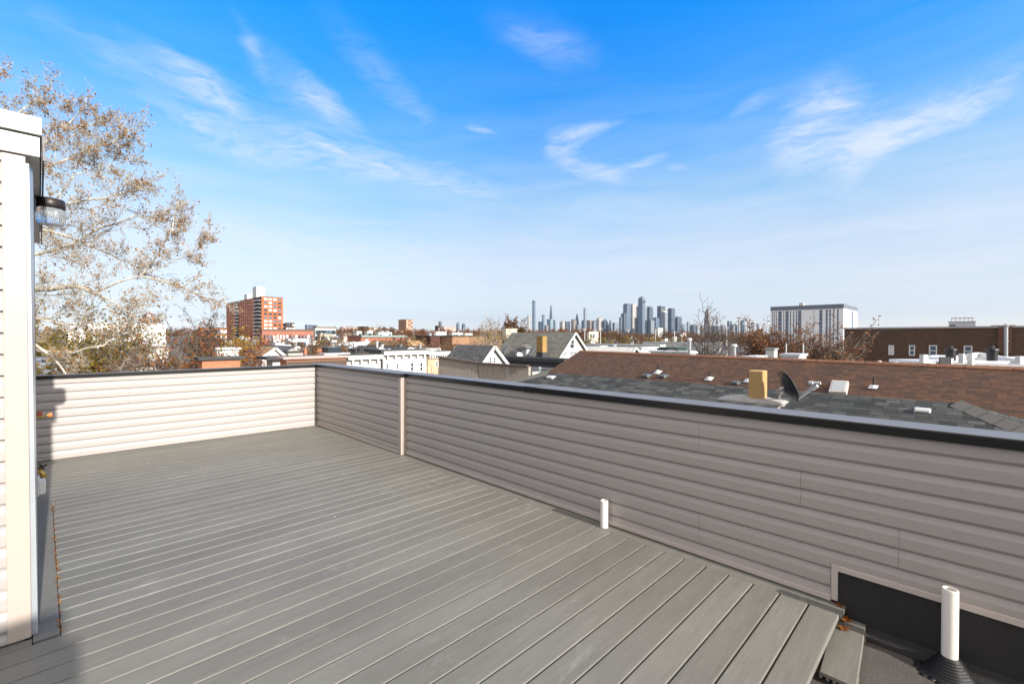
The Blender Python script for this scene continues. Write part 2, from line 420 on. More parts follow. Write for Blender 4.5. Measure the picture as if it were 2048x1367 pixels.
c_.sweep(prof, (0, 2.80, 0), (0, 2.92, 0)); c_.build('coping_joint', BLACKCAP, wallR)

backA, backB = Vector((XF - .031, YB - .045, 0)), Vector((-.9, YB + .062, 0))
bn = Vector((-(backB - backA).y, (backB - backA).x, 0)).normalized()
if bn.y > 0: bn = -bn
wallB = thing('parapet_wall', 'sunlit cream siding parapet across the far end of the deck', 'wall', (1, YB, 9.29))
b = MB(); q = -bn * .13
b.sweep([Vector((0, 0, 9.205)), Vector((0, 0, 10.382)), q + Vector((0, 0, 10.382)), q + Vector((0, 0, 9.205))], backA + Vector((.02, 0, 0)), backB); b.build('wall', core, wallB)
s = MB(); E_ = .1027; siding(s, backA, backB, 9.415, 10.384, 9.506, bn, [(.3, 1), (.62, 3), (.45, 2)]); E_ = .1037
s.build('siding_panel', SIDING, wallB)
t_ = MB(); prof = [Vector((0, 0, 9.403)), bn * .026 + Vector((0, 0, 9.403)), bn * .026 + Vector((0, 0, 9.414)), Vector((0, 0, 9.414))]
t_.sweep(prof, backA, backB); t_.build('channel_trim', TRIM, wallB)
c_ = MB(); prof = [bn * .04 + Vector((0, 0, 10.387)), bn * .04 + Vector((0, 0, 10.426)), bn * .034 + Vector((0, 0, 10.431)), -bn * .16 + Vector((0, 0, 10.428)), -bn * .166 + Vector((0, 0, 10.36)), -bn * .16 + Vector((0, 0, 10.386))]
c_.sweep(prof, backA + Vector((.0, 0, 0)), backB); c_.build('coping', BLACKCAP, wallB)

# ------------------------------------------------------------------ vent pipes on the deck and on the membrane
def pvc(x, y, z0, z1, r, label):
    t = thing('vent_pipe', label, 'pipe', (x, y, z0), 'white plastic vent pipes along the parapet')
    p = MB(); p.lathe((x, y, 0), [(r, z0), (r, z1 - .003), (r - .002, z1), (r - .007, z1), (r - .007, z1 - .12), (0, z1 - .12)], 32)
    p.build('pipe', PVC, t, smooth=False); return t
pvc(3.003, 2.0, 9.401, 9.612, .030, 'short white plastic vent pipe standing on the deck border')
p2 = pvc(2.985, .045, 9.292, 9.70, .0305, 'tall white plastic vent pipe rising from a black rubber boot')
p = MB(); prof = [(.108, 9.2915), (.106, 9.297), (.088, 9.299)]
r = .083
for i in range(7):
    z = 9.300 + i * .0105
    prof += [(r + .0035, z + .001), (r + .005, z + .0035), (r + .0035, z + .006), (r - .002, z + .0075), (r - .003, z + .0098)]; r -= .0072
prof += [(.034, 9.374), (.031, 9.378)]
p.lathe((2.985, .045, 0), prof, 40); p.build('rubber_boot', RUBBER, p2, smooth=True)
p = MB()
for i in range(26):
    a = i / 26 * 2 * math.pi; rr = .110 + random.uniform(-.012, .02)
    x, y = 2.985 + rr * math.cos(a), .045 + rr * math.sin(a)
    if x > XN - .03: continue
    p.lathe((x, y, 9.2895), [(random.uniform(.014, .026), 0), (.012, .006), (0, .009)], 8)
p.build('sealant', RUBBER, p2, smooth=True)

# ------------------------------------------------------------------ stair bulkhead
YF = 3.28; CX = -.137
sx = lambda y: CX - (y - YF) * .0306                                   # its side runs a little away from the deck axis
BE = 6.2
bulk = thing('stair_bulkhead', 'white sided stair bulkhead with a flat roof at the left edge of the deck', 'bulkhead', (-1.4, 4.7, 9.29))
b = MB(); b.slab([(-3.2, YF + .012, 9.30), (CX - .004, YF + .012, 9.30), (sx(BE) - .004, BE, 9.30), (-3.2, BE, 9.30)][::-1], 2.5)
b = MB(); pts = [(-3.2, YF + .012), (CX - .026, YF + .012), (sx(BE) - .026, BE), (-3.2, BE)]
b.add([(x, y, z) for z in (9.295, 11.80) for x, y in pts], [(3, 2, 1, 0), (4, 5, 6, 7)] + [(i, (i + 1) % 4, 4 + (i + 1) % 4, 4 + i) for i in range(4)])
b.build('wall', core, bulk)
tl = on_y(YF, 15, 1270).x
s = MB(); siding(s, (-3.2, YF + .012, 0), (tl + .004, YF + .012, 0), 9.405, 11.79, 9.47, (0, -1, 0)); s.build('siding_panel', SIDING, bulk)
t_ = MB(); t_.box(tl, YF - .012, 9.404, CX, YF + .011, 11.789); t_.build('corner_trim', TRIMW, bulk, bevel=.003)
t_ = MB()
t_.slab([(sx(3.30) + .022, 3.295, 9.4015), (sx(3.40) + .024, 3.40, 9.4015), (sx(3.40) + .024, 3.40, 11.76), (sx(3.30) + .010, 3.295, 11.76)], .04)
t_.build('door_jamb', plain('pale metal jamb', (.5, .53, .56), .3, .08, 4, metal=.4), bulk)
t_ = MB(); t_.slab([(sx(3.405) + .026, 3.403, 9.402), (sx(3.43) + .026, 3.43, 9.402), (sx(3.43) + .026, 3.43, 11.7), (sx(3.405) + .026, 3.403, 11.7)], .03); t_.build('gasket', RUBBER, bulk)
t_ = MB(); t_.slab([(sx(3.44) - .002, 3.44, 9.42), (sx(4.3) - .002, 4.30, 9.42), (sx(4.3) - .002, 4.30, 11.45), (sx(3.44) - .002, 3.44, 11.45)], .01)
t_.build('door', plain('pale storm door', (.55, .58, .6), .25, .05, 2), bulk)
s = MB(); o_ = Vector((.9995, .0306, 0)); siding(s, (sx(4.4) - .026, 4.4, 0), (sx(BE) - .026, BE, 0), 9.42, 11.79, 9.47, o_); s.build('siding_panel', SIDING, bulk)
r_ = MB()
ov = .05
def ring(mb, off, z0, z1):
    pts = [(-3.2, YF - .03 - off), (CX + ov + off, YF - .03 - off), (sx(BE) + ov + off, BE + .05), (-3.2, BE + .05)]
    mb.add([(x, y, z) for z in (z0, z1) for x, y in pts], [(3, 2, 1, 0), (4, 5, 6, 7)] + [(i, (i + 1) % 4, 4 + (i + 1) % 4, 4 + i) for i in range(4)])
ring(r_, 0, 11.792, 11.888); r_.build('fascia', WHITEAL, bulk, bevel=.002)
r_ = MB(); ring(r_, -.012, 11.889, 11.898); r_.build('shadow_gap', BLACKCAP, bulk)
r_ = MB(); ring(r_, .008, 11.899, 11.985); r_.build('roof_edge', WHITEAL, bulk, bevel=.003)
r_ = MB()
a, c = Vector((CX + ov + .0095, YF - .02, 0)), Vector((sx(BE) + ov + .0095, BE + .05, 0))
r_.sweep([Vector((0, 0, 11.78)), Vector((.006, 0, 11.78)), Vector((.006, 0, 11.9)), Vector((0, 0, 11.9))], a, c); r_.build('drip_edge', BRONZE, bulk)

# wall lamp
LY, LX = 4.2, -.067
lamp = thing('wall_lamp', 'jelly jar wall lamp with bronze cap and ribbed clear glass under the bulkhead eave', 'lamp', (sx(LY), LY, 11.75))
p = MB(); p.box(sx(LY) + .001, LY - .06, 11.70, sx(LY) + .035, LY + .06, 11.82); p.build('junction_box', plain('blue grey box', (.10, .14, .18), .4), lamp, bevel=.004)
p = MB(); p.tube([(sx(LY) + .03, LY, 11.765), (LX - .04, LY, 11.765), (LX - .03, LY, 11.76)], [.028, .014, .013], 12); p.build('arm', BRONZE, lamp, smooth=True)
p = MB(); p.lathe((LX, LY, 0), [(0, 11.795), (.06, 11.793), (.069, 11.785), (.071, 11.735), (.066, 11.73), (0, 11.73)], 32); p.build('cap', BRONZE, lamp, smooth=True)
gm, t = new_mat('ribbed lamp glass'); setp(t, (.88, .93, .96, 1), .10); t.bsdf.inputs['Transmission Weight'].default_value = .8; t.bsdf.inputs['Alpha'].default_value = 1
p = MB(); n = 72
for i, (r, z) in enumerate([(.060, 11.73), (.068, 11.715), (.072, 11.69), (.066, 11.645), (.058, 11.628), (.0, 11.624)]):
    for j in range(n):
        q = 2 * math.pi * j / n; rr = r * (1 + (.02 if j % 2 else -.02)); p.v.append((LX + rr * math.cos(q), LY + rr * math.sin(q), z))
for i in range(5):
    for j in range(n): p.f.append((i * n + j, i * n + (j + 1) % n, (i + 1) * n + (j + 1) % n, (i + 1) * n + j))
p.build('glass_jar', gm, lamp)
p = MB(); p.lathe((LX, LY, 0), [(0, 11.725), (.012, 11.72), (.018, 11.70), (.014, 11.68), (0, 11.675)], 16); p.build('bulb', plain('milky bulb', (.8, .8, .78), .5), lamp, smooth=True)

# fittings on the bulkhead side
def fit(name, label, cat, y, z): return thing(name, label, cat, (sx(y), y, z))
gv = fit('gas_valve', 'small brass gas valve with an orange cap sticking out of the bulkhead side', 'valve', 5.8, 10.19)
p = MB(); p.tube([(sx(5.8) - .005, 5.8, 10.185), (-.125, 5.8, 10.195)], .010, 10); p.tube([(sx(5.8) + .03, 5.8, 10.185), (sx(5.8) + .055, 5.8, 10.187)], .017, 8); p.build('pipe', BRASS, gv)
p = MB(); p.tube([(-.125, 5.8, 10.195), (-.098, 5.8, 10.197)], .021, 8); p.build('cap', plain('orange plastic', (.55, .17, .03), .5), gv)
p = MB(); p.tube([(sx(5.8) + .035, 5.8, 10.20), (sx(5.8) + .035, 5.8, 10.235)], .02, 10); p.build('knob', plain('red plastic', (.45, .08, .05), .5), gv)
hb = fit('hose_tap', 'brass hose tap with a black handle on the bulkhead side', 'tap', 5.5, 9.75)
p = MB(); p.tube([(sx(5.5) - .005, 5.5, 9.76), (-.165, 5.5, 9.76), (-.150, 5.5, 9.735), (-.148, 5.5, 9.70)], [.016, .018, .02, .017], 10)
p.tube([(-.172, 5.5, 9.76), (-.160, 5.48, 9.80)], .010, 8); p.build('body', BRASS, hb)
p = MB()
for i in range(4):
    a = i * math.pi / 2 + .4; p.tube([(-.158, 5.475, 9.806), (-.158 + .034 * math.cos(a), 5.47 + .01 * math.sin(a), 9.806 + .026 * math.sin(a))], .007, 6)
p.build('handle', RUBBER, hb)
oc = fit('outlet_cover', 'white plastic weatherproof outlet cover low on the bulkhead side', 'outlet', 5.0, 9.7)
p = MB(); p.box(sx(5) - .004, 4.94, 9.69, sx(5) + .03, 5.06, 9.82); p.build('box', PVC, oc, bevel=.004)
p = MB(); p.box(sx(5) + .031, 4.95, 9.70, sx(5) + .062, 5.05, 9.80)
for i in range(4): p.box(sx(5) + .0625, 4.953, 9.708 + i * .024, sx(5) + .065, 5.047, 9.718 + i * .024)
p.build('lid', PVC, oc, bevel=.002)

# stand-in added behind the viewpoint, shaped only to cast a soft shadow
ch = thing('shadow_caster', 'brick chimney with a hooded cap, casting the soft shadow at the lower left', 'chimney', (-.45, -3.2, 9.29))
p = MB(); p.box(-1.0, -3.6, 9.292, .13, -3.0, 11.78); p.build('stack', brick('house brick', 0, 0, 0), ch)
p = MB(); p.slab([(-1.05, -3.62, 12.17), (.01, -3.62, 12.17), (.01, -2.98, 12.17), (-1.05, -2.98, 12.17)], .13)
p.build('hood', STEEL, ch, bevel=.03)
for x0, x1 in ((-1.02, -.8), (-.11, .06), (-.50, -.28)):
    p = MB(); p.box(x0, -3.5, 11.782, x1, -3.1, 12.038); p.build('caster_leg', STEEL, ch)

# dry leaves
LEAFY = leafmat('dry leaf', ['#8a4a1c', '#b5702a', '#6e3a18', '#c08a3a'], .25)
def dry_leaf(p, size, label, seed):
    rnd = random.Random(seed); m = MB(); k = 14; c = Vector(p)
    lobes = [(1 if i % 2 == 0 else .5) * rnd.uniform(.8, 1.1) for i in range(k)]
    ring_ = [c + Vector((math.cos(i / k * 6.283) * size * l, math.sin(i / k * 6.283) * size * l, size * rnd.uniform(.05, .5) * l)) for i, l in enumerate(lobes)]
    m.add([c] + ring_, [(0, 1 + i, 1 + (i + 1) % k) for i in range(k)])
    m.tube([c, c + Vector((size * rnd.uniform(-1.4, 1.4), size * 1.2, size * .3))], .0015, 4)
    o = m.build('dry_leaf', LEAFY, None, loc=c); return tag(o, label, 'leaf', 'dry leaves on the terrace')
dry_leaf(on_z(9.402, 868, 968), .02, 'single dry leaf lying in the middle of the deck', 1)
dry_leaf((3.03, .452, 9.345), .035, 'orange dry leaf on the loose plank beside the parapet notch', 2)
dry_leaf((2.93, .448, 9.344), .033, 'orange dry leaf on the loose plank against the deck edge', 3)
dry_leaf((3.055, .485, 9.40), .028, 'curled yellow leaf caught at the foot of the notch trim', 4)
cr = MB(); rnd = random.Random(3)
for i in range(130):
    y = rnd.uniform(3.22, 5.8); x = -.033 - (y - 3.2) * .0262 + rnd.gauss(0, .006)
    s_ = rnd.uniform(.003, .011); a = rnd.uniform(0, 3.14); z = ZD + .002
    v = [Vector((x + s_ * math.cos(a + j * 1.57) * (1 if j % 2 else .5), y + s_ * math.sin(a + j * 1.57), z + rnd.uniform(0, .006))) for j in range(4)]
    cr.add(v, [(0, 1, 2, 3)])
o = cr.build('debris', LEAFY, None, loc=(-.07, 4.5, ZD)); o['kind'] = 'stuff'; tag(o, 'brown leaf crumbs caught along the edge of the left border board', 'debris')
# ------------------------------------------------------------------ neighbouring roofs
GREYSH = shingle('grey roof shingle', (.040, .042, .041), (.066, .069, .066), (.098, .101, .095), .17, .108)
BROWNSH = shingle('brown roof shingle', (.078, .052, .040), (.115, .064, .042), (.148, .079, .048), .18, .108)
def plane_hit(px, py, p0, n):
    d = ray(px, py); n = Vector(n); return CAM + d * ((Vector(p0) - CAM).dot(n) / d.dot(n))
GX = 9.0; GZ = (on_x(GX, 1084, 743).z + on_x(GX, 1923, 807.5).z) / 2
gy0, gy1 = on_x(GX, 1923, 807.5).y, on_x(GX, 1095, 743).y
GT, GR = .36, 4.3
gh = thing('hip_roof_house', 'house next door with a low grey shingle hip roof just beyond the parapet', 'house', (GX, 4, 0))
b = MB(); b.box(GX - GR + .35, gy0 - GR + .35, 0, GX + GR - .35, gy1 + GR - .35, GZ - GT * (GR - .0)); b.build('wall', lapwall('grey vinyl wall', (.42, .43, .42), .12), gh)
ez = GZ - GT * GR
P = [(GX, gy0, GZ), (GX, gy1, GZ), (GX - GR, gy0 - GR, ez), (GX - GR, gy1 + GR, ez), (GX + GR, gy0 - GR, ez), (GX + GR, gy1 + GR, ez)]
b = MB(); b.add(P + [(p[0], p[1], p[2] - .12) for p in P[2:]], [(0, 2, 3, 1), (0, 1, 5, 4), (0, 4, 2), (1, 3, 5), (2, 6, 7, 3), (3, 7, 9, 5), (5, 9, 8, 4), (4, 8, 6, 2), (6, 8, 9, 7)])
roof = b.build('roof', GREYSH, gh)
capm = plain('grey ridge cap', (.125, .12, .108), .95, .12, 2, fine=.3)
b = MB()
def ridgecap(mb, a, c, w=.16, h=.035):
    a, c = Vector(a), Vector(c); t = (c - a).normalized(); sd = t.cross(Vector((0, 0, 1))).normalized()
    L = (c - a).length; n = max(1, int(L / .2))
    for i in range(n):
        p, q = a.lerp(c, i / n), a.lerp(c, (i + 1) / n); e = Vector((0, 0, .012))
        u = Vector((0, 0, 1))
        mb.add([p - sd * w - u * w * .3 + u * h * .2 + e, p + u * h + e, p + sd * w - u * w * .3 + u * h * .2 + e, q - sd * w - u * w * .3 + u * h * .2, q + u * h, q + sd * w - u * w * .3 + u * h * .2,
                p - sd * w - u * w * .5, p + sd * w - u * w * .5, q - sd * w - u * w * .5, q + sd * w - u * w * .5],
               [(0, 1, 4, 3), (1, 2, 5, 4), (0, 6, 7, 2, 1), (3, 4, 5, 9, 8), (0, 3, 8, 6), (2, 7, 9, 5), (6, 8, 9, 7)])
ridgecap(b, P[0], P[2], .17); b.build('ridge_cap', capm, gh); b = MB(); ridgecap(b, P[1], P[3], .17); b.build('ridge_cap', capm, gh)
gN = Vector((-GT, 0, 1)).normalized(); gP = P[0]
on_grey = lambda px, py: plane_hit(px, py, gP, gN)
def onslope(px, py, p0, n, hit): return hit

def box_vent(px, py, s, label):
    p = on_grey(px, py); t = thing('roof_vent', label, 'vent', tuple(p), 'white box vents on the grey roof')
    sl = Vector((1, 0, GT)).normalized(); y = Vector((0, 1, 0))
    m = MB(); m.slab([p - y * s * 1.15 - sl * s * .8 + gN * .012, p + y * s * 1.15 - sl * s * .8 + gN * .012, p + y * s * 1.15 + sl * s + gN * .012, p - y * s * 1.15 + sl * s + gN * .012][::-1], -.01)
    m.build('flange', WHITEAL, t)
    m = MB(); a = []
    for dy in (-1, 1):
        a.append([p + y * s * dy - sl * s * .75 + gN * .02, p + y * s * dy + sl * s * .7 + gN * .02, p + y * s * dy + sl * s * .55 + gN * s * .62, p + y * s * dy - sl * s * .55 + gN * s * .75, p + y * s * dy - sl * s * .85 + gN * s * .5])
    m.add(a[0] + a[1], [(0, 1, 2, 3, 4), (9, 8, 7, 6, 5)] + [(i, 5 + i, 5 + (i + 1) % 5, (i + 1) % 5) for i in range(5)])
    m.build('hood', WHITEAL, t, bevel=.008)
box_vent(1845, 823, .078, 'white metal box vent on the grey shingle roof near the hip')
box_vent(1102, 756, .09, 'white metal box vent at the far left end of the grey shingle roof')

cz = 7.55
cp = on_x(cz, 1499, 797)
cm = plain('weathered mortar', (.42, .40, .37), .9, .4, 6, bump=.8, fine=.3)
ct = thing('masonry_chimney', 'crumbling masonry chimney stub with a tan square flue on the grey roof', 'chimney', (cz, cp.y, GZ - GT * (GX - cz)))
zt = cp.z
b = MB(); b.box(cz - .22, cp.y - .36, zt - .7, cz + .26, cp.y + .33, zt - .075); b.build('stack', cm, ct, bevel=.02)
b = MB(); rnd = random.Random(5); prof = []
n = 26
for zz, sc in ((zt - .074, 1.04), (zt - .03, 1.12), (zt - .005, 1.02), (zt + .03, .5)):
    for i in range(n):
        a = i / n * 2 * math.pi; r_ = .42 / max(abs(math.cos(a)) / .8, abs(math.sin(a)) / 1.02) * .97
        r_ = min(r_, .5) * sc * rnd.uniform(.95, 1.05); b.v.append((cz + .02 + r_ * math.cos(a) * .72, cp.y - .015 + r_ * math.sin(a), zt - .05 + (zz - zt + .05) + rnd.uniform(-.008, .008)))
for i in range(3):
    for j in range(n): b.f.append((i * n + j, i * n + (j + 1) % n, (i + 1) * n + (j + 1) % n, (i + 1) * n + j))
b.f.append(tuple(3 * n + j for j in range(n))); b.f.append(tuple(range(n))[::-1]); b.build('crown', cm, ct)
fp = on_x(cz, 1515.5, 785); ft = on_x(cz, 1515.5, 740)
tan = plain('tan clay flue', (.50, .31, .12), .55, .15, 3)
b = MB(); w_ = .105
b.box(cz - w_, fp.y - w_, zt - .02, cz + w_, fp.y + w_, ft.z); b.build('flue', tan, ct, bevel=.018)

# satellite dish
dz = 7.35; dc = on_x(dz, 1577, 772)
ds = thing('satellite_dish', 'dark satellite dish with a silver receiver arm leaning beside the chimney flue', 'satellite dish', tuple(on_grey(1560, 806)))
dn = Vector((.58, -.72, .40)).normalized(); du = Vector((0, 0, 1)) - dn * dn.z; du.normalize(); dv = dn.cross(du)
DISH = plain('dark dish', (.03, .032, .035), .45, .1, 4)
b = MB(); n, rr = 32, .235; rings = [(1, 0), (.97, .008), (.75, -.028), (.5, -.05), (.25, -.062), (.001, -.066)]
for r, h in rings:
    for j in range(n):
        q = 2 * math.pi * j / n; b.v.append(dc + du * (rr * r * math.sin(q)) + dv * (rr * .92 * r * math.cos(q)) + dn * h)
k0 = len(b.v)
for r, h in rings:
    for j in range(n):
        q = 2 * math.pi * j / n; b.v.append(dc + du * (rr * r * math.sin(q)) + dv * (rr * .92 * r * math.cos(q)) + dn * (h - .006))
for s_ in (0, k0):
    for i in range(len(rings) - 1):
        for j in range(n): b.f.append((s_ + i * n + j, s_ + i * n + (j + 1) % n, s_ + (i + 1) * n + (j + 1) % n, s_ + (i + 1) * n + j))
for j in range(n): b.f.append((j, (j + 1) % n, k0 + (j + 1) % n, k0 + j))
b.build('reflector', DISH, ds, smooth=True)
low = dc - du * .22 - dn * .01; lnb = on_x(dz - .05, 1634, 770)
b = MB(); b.bar(low, lnb - (lnb - low).normalized() * .07, .036, .034); b.bar(lnb - (lnb - low).normalized() * .09, lnb, .045, .055); b.build('arm', plain('pale painted steel', (.6, .61, .62), .45, .08, 5), ds)
b = MB(); d_ = (dc - lnb).normalized()
for o_ in (-.025, .025):
    q = lnb + dv * o_ + Vector((0, 0, .03)); b.tube([q - d_ * .03, q + d_ * .055, q + d_ * .06, q + d_ * .085], [.018, .018, .03, .028], 12)
b.build('receiver', WHITEAL, ds, smooth=False)
foot = on_grey(1553, 812)
b = MB(); b.tube([foot, foot + (dc - dn * .12 - foot) * .55 + Vector((0, 0, -.02)), dc - dn * .12 - du * .05], .017, 10); b.tube([dc - dn * .13, dc - dn * .06], .03, 8); b.box(foot.x - .06, foot.y - .06, foot.z - .01, foot.x + .06, foot.y + .06, foot.z + .012)
b.build('mast', STEEL, ds, smooth=False)

# long brown roof
bA, bB = at(1160, 701.4, 25.6), at(2048, 736.2, 11.5)
bz = (bA.z + bB.z) / 2; bdir = Vector((bA.x - bB.x, bA.y - bB.y, 0)).normalized(); bn_ = Vector((-bdir.y, bdir.x, 0))
if bn_.x > 0: bn_ = -bn_
bA.z = bB.z = bz
b1, b0 = bA + bdir * .0, bB - bdir * 9
BT, BW = .47, 5.2
bh = thing('gable_roof_house', 'long house with a brown and rust shingle roof behind the grey hip roof', 'house', tuple((bA.x, bA.y, 0)))
dn_ = Vector((0, 0, -BT))
b = MB(); e1 = [b0 + (bn_ + dn_) * BW, b1 + (bn_ + dn_) * BW, b0 + (-bn_ + dn_) * BW, b1 + (-bn_ + dn_) * BW]
pts = [b0, b1] + e1; pts2 = [p - Vector((0, 0, .14)) for p in pts]
b.add(pts + pts2, [(0, 2, 3, 1), (0, 1, 5, 4), (6, 7, 9, 8), (6, 10, 11, 7), (0, 6, 8, 2), (0, 4, 10, 6), (1, 3, 9, 7), (1, 7, 11, 5), (2, 8, 9, 3), (4, 5, 11, 10)])
b.build('roof', BROWNSH, bh)
b = MB(); ridgecap(b, b0, b1, .15, .03); b.build('ridge_cap', shingle('rust ridge cap', (.24, .12, .07), (.28, .14, .08), (.22, .11, .07), .9, .16), bh)
b = MB(); i1, i0 = b1 - bdir * .3, b0 + bdir * .3; q = BW - .35
w_ = [i0 + (bn_) * q, i1 + bn_ * q, i1 - bn_ * q, i0 - bn_ * q]; ze = bz - BT * q - .16
vs = [(p.x, p.y, 0) for p in w_] + [(p.x, p.y, ze) for p in w_] + [(i0.x, i0.y, bz - .16), (i1.x, i1.y, bz - .16)]
b.add(vs, [(0, 3, 2, 1), (0, 1, 5, 4), (2, 3, 7, 6), (1, 2, 6, 9, 5), (3, 0, 4, 8, 7), (4, 5, 9, 8), (6, 7, 8, 9)])
b.build('wall', lapwall('cream vinyl wall', (.6, .56, .46), .12), bh)
bN = Vector((bn_.x * BT, bn_.y * BT, 1)).normalized()
on_brown = lambda px, py: plane_hit(px, py, b1, bN)
bs = (-bn_ + Vector((0, 0, BT))).normalized()
BLK = plain('black vent pipe', (.02, .02, .02), .5)
LEADW = plain('white lead flashing', (.72, .72, .72), .4, .1, 5)
for (px, py, pt, lab) in ((1316, 745, 728, 'black vent pipe with white flashing above two louvre vents on the brown roof'), (1419, 758, 742, 'black vent pipe with white flashing alone midway along the brown roof'),
                          (1497, 762, 744, 'black vent pipe with white flashing just beside the tan chimney flue'), (1747, 775, 754, 'black vent pipe with white flashing on the brown roof right of the skylight')):
    p = on_brown(px, py); d_ = (p - CAM).dot(fw); h = (py - pt) / F * d_
    t = thing('vent_pipe', lab, 'pipe', tuple(p), 'black vent pipes on the brown roof'); k = d_ / F
    m = MB(); m.slab([p - bdir * k * 7 - bs * k * 7 + bN * .02, p + bdir * k * 7 - bs * k * 7 + bN * .02, p + bdir * k * 7 + bs * k * 6 + bN * .02, p - bdir * k * 7 + bs * k * 6 + bN * .02], .02)
    m.lathe((p.x, p.y, p.z), [(k * 6.5, -.02), (k * 5, k * 3), (k * 2.6, k * 5.5), (0, k * 5.6)], 12); m.build('flashing', LEADW, t)
    m = MB(); m.tube([p, p + Vector((0, 0, h))], k * 1.7, 10); m.build('pipe', BLK, t)
for (px, py, lab) in ((1294, 752, 'low grey louvre vent at the foot of the brown roof, left one of a pair'), (1327, 753, 'low grey louvre vent at the foot of the brown roof, right one of a pair'), (1472, 766, 'low grey louvre vent on the brown roof left of the tan chimney flue')):
    p = on_brown(px, py); k = (p - CAM).dot(fw) / F
    t = thing('roof_vent', lab, 'vent', tuple(p), 'louvre vents on the brown roof'); m = MB(); s_ = k * 7
    a = [[p + bdir * s_ * e - bs * s_ * .9 + bN * .01, p + bdir * s_ * e + bs * s_ + bN * .01, p + bdir * s_ * e * .85 - bs * s_ * .3 + bN * s_ * .8, p + bdir * s_ * e * .85 - bs * s_ * .9 + bN * s_ * .7] for e in (-1, 1)]
    m.add(a[0] + a[1], [(0, 1, 2, 3), (7, 6, 5, 4)] + [(i, 4 + i, 4 + (i + 1) % 4, (i + 1) % 4) for i in range(4)]); m.build('hood', plain('grey vent metal', (.11, .12, .12), .45), t)
    m = MB(); m.slab([p - bdir * s_ * 1.4 - bs * s_ + bN * .012, p + bdir * s_ * 1.4 - bs * s_ + bN * .012, p + bdir * s_ * 1.4 + bs * s_ * 1.3 + bN * .012, p - bdir * s_ * 1.4 + bs * s_ * 1.3 + bN * .012], .012); m.build('flange', plain('grey vent metal', 0), t)
# skylight
sk = [on_brown(*q) for q in ((1658, 790), (1694, 792), (1699, 769), (1665, 767))]
c = sum(sk, Vector()) / 4; t = thing('skylight', 'raised skylight with a beige frame and frosted pane on the brown roof', 'skylight', tuple(c))
hh = bN * .14
m = MB()
def prism(mb, base, topo): k = len(base); mb.add(list(base) + list(topo), [tuple(range(k))[::-1], tuple(range(k, 2 * k))] + [(i, (i + 1) % k, k + (i + 1) % k, k + i) for i in range(k)])
prism(m, sk, [q + hh for q in sk]); m.build('curb', plain('beige skylight frame', (.58, .52, .44), .5), t, bevel=.02)
m = MB(); prism(m, [c + (q - c) * .76 + hh * 1.005 for q in sk], [c + (q - c) * .74 + hh * 1.06 for q in sk]); m.build('pane', plain('frosted pane', (.42, .45, .43), .25, .04), t)
# flues behind the ridge
for (px, y0, y1, d, lab) in ((1379, 676, 718, 25, 'slim galvanised flue with a flat cap rising behind the brown ridge'), (1468, 688, 722, 21, 'stout galvanised flue with a wide cap rising behind the brown ridge')):
    p = at(px, y1, d); k = d / F; h = (y1 - y0) * k
    t = thing('roof_flue', lab, 'flue', (p.x, p.y, p.z), 'galvanised flues behind the brown ridge'); r_ = k * (3.0 if d > 22 else 3.9)
    m = MB(); m.tube([p - Vector((0, 0, .9)), p + Vector((0, 0, h - k * 4))], r_, 14); m.build('pipe', STEEL, t, smooth=False)
    m = MB(); m.lathe((p.x, p.y, p.z + h - k * 5), [(0, 0), (r_ * 1.5, 0), (r_ * 1.55, k * 3), (r_ * 1.2, k * 5), (0, k * 5.5)], 16); m.build('cap', WHITEAL, t)
# ------------------------------------------------------------------ city kit
GLASS = plain('dark window glass', (.035, .045, .055), .12, .3, 3)
WFRAME = plain('white window frame', (.72, .72, .70), .45, .05, 2)
TRIMB = plain('brown cornice', (.12, .075, .05), .6)
def xend(X, px):
    """point on the plane X = const seen at photo column px"""
    v = fw + rt * ((px - 1024) / F); return (v.y / v.x) * X
def yend(Y, px):
    v = fw + rt * ((px - 1024) / F); return (v.x / v.y) * Y
def window(root, face, c, a0, a1, z0, z1, frame=None, pane=None, fw_=.08):
    """one window on the face Y = c ('y') or X = c ('x'); frame is the part, the pane its sub-part"""
    m = MB(); n = MB(); frame = frame or WFRAME; pane = pane or GLASS
    a0, a1 = min(a0, a1), max(a0, a1); f = min(fw_, (a1 - a0) * .2)
    def bx(mb, p0, p1, q0, q1, d0, d1):
        if face == 'y': mb.box(p0, c - d1, q0, p1, c - d0, q1)
        else: mb.box(c - d1, p0, q0, c - d0, p1, q1)
    e = .004; zm = (z0 + z1) / 2
    bx(m, a0, a1, z0, z0 + f, -.02, .06); bx(m, a0, a1, z1 - f, z1, -.02, .06); bx(m, a0, a0 + f, z0 + f + e, z1 - f - e, -.02, .058); bx(m, a1 - f, a1, z0 + f + e, z1 - f - e, -.02, .058)
    bx(m, a0 + f + e, a1 - f - e, zm - f * .4, zm + f * .4, -.02, .05)
    bx(n, a0 + f, a1 - f, z0 + f, z1 - f, -.02, .02)
    w_ = m.build('window', frame, root); p_ = n.build('pane', pane, w_); return w_
def tiny(root, face, c, a0, a1, z0, z1, mat, name='window', d=.05):
    m = MB()
    if face == 'y': m.box(min(a0, a1), c - d, z0, max(a0, a1), c + .02, z1)
    else: m.box(c - d, min(a0, a1), z0, c + .02, max(a0, a1), z1)
    return m.build(name, mat, root, uv=False)
def pxwin(root, face, c, x0, y0, x1, y1, **k):
    f = on_y if face == 'y' else on_x
    a, b = f(c, x0, y0), f(c, x1, y1); q, r = (a.x, b.x) if face == 'y' else (a.y, b.y)
    return window(root, face, c, q, r, min(a.z, b.z), max(a.z, b.z), **k)
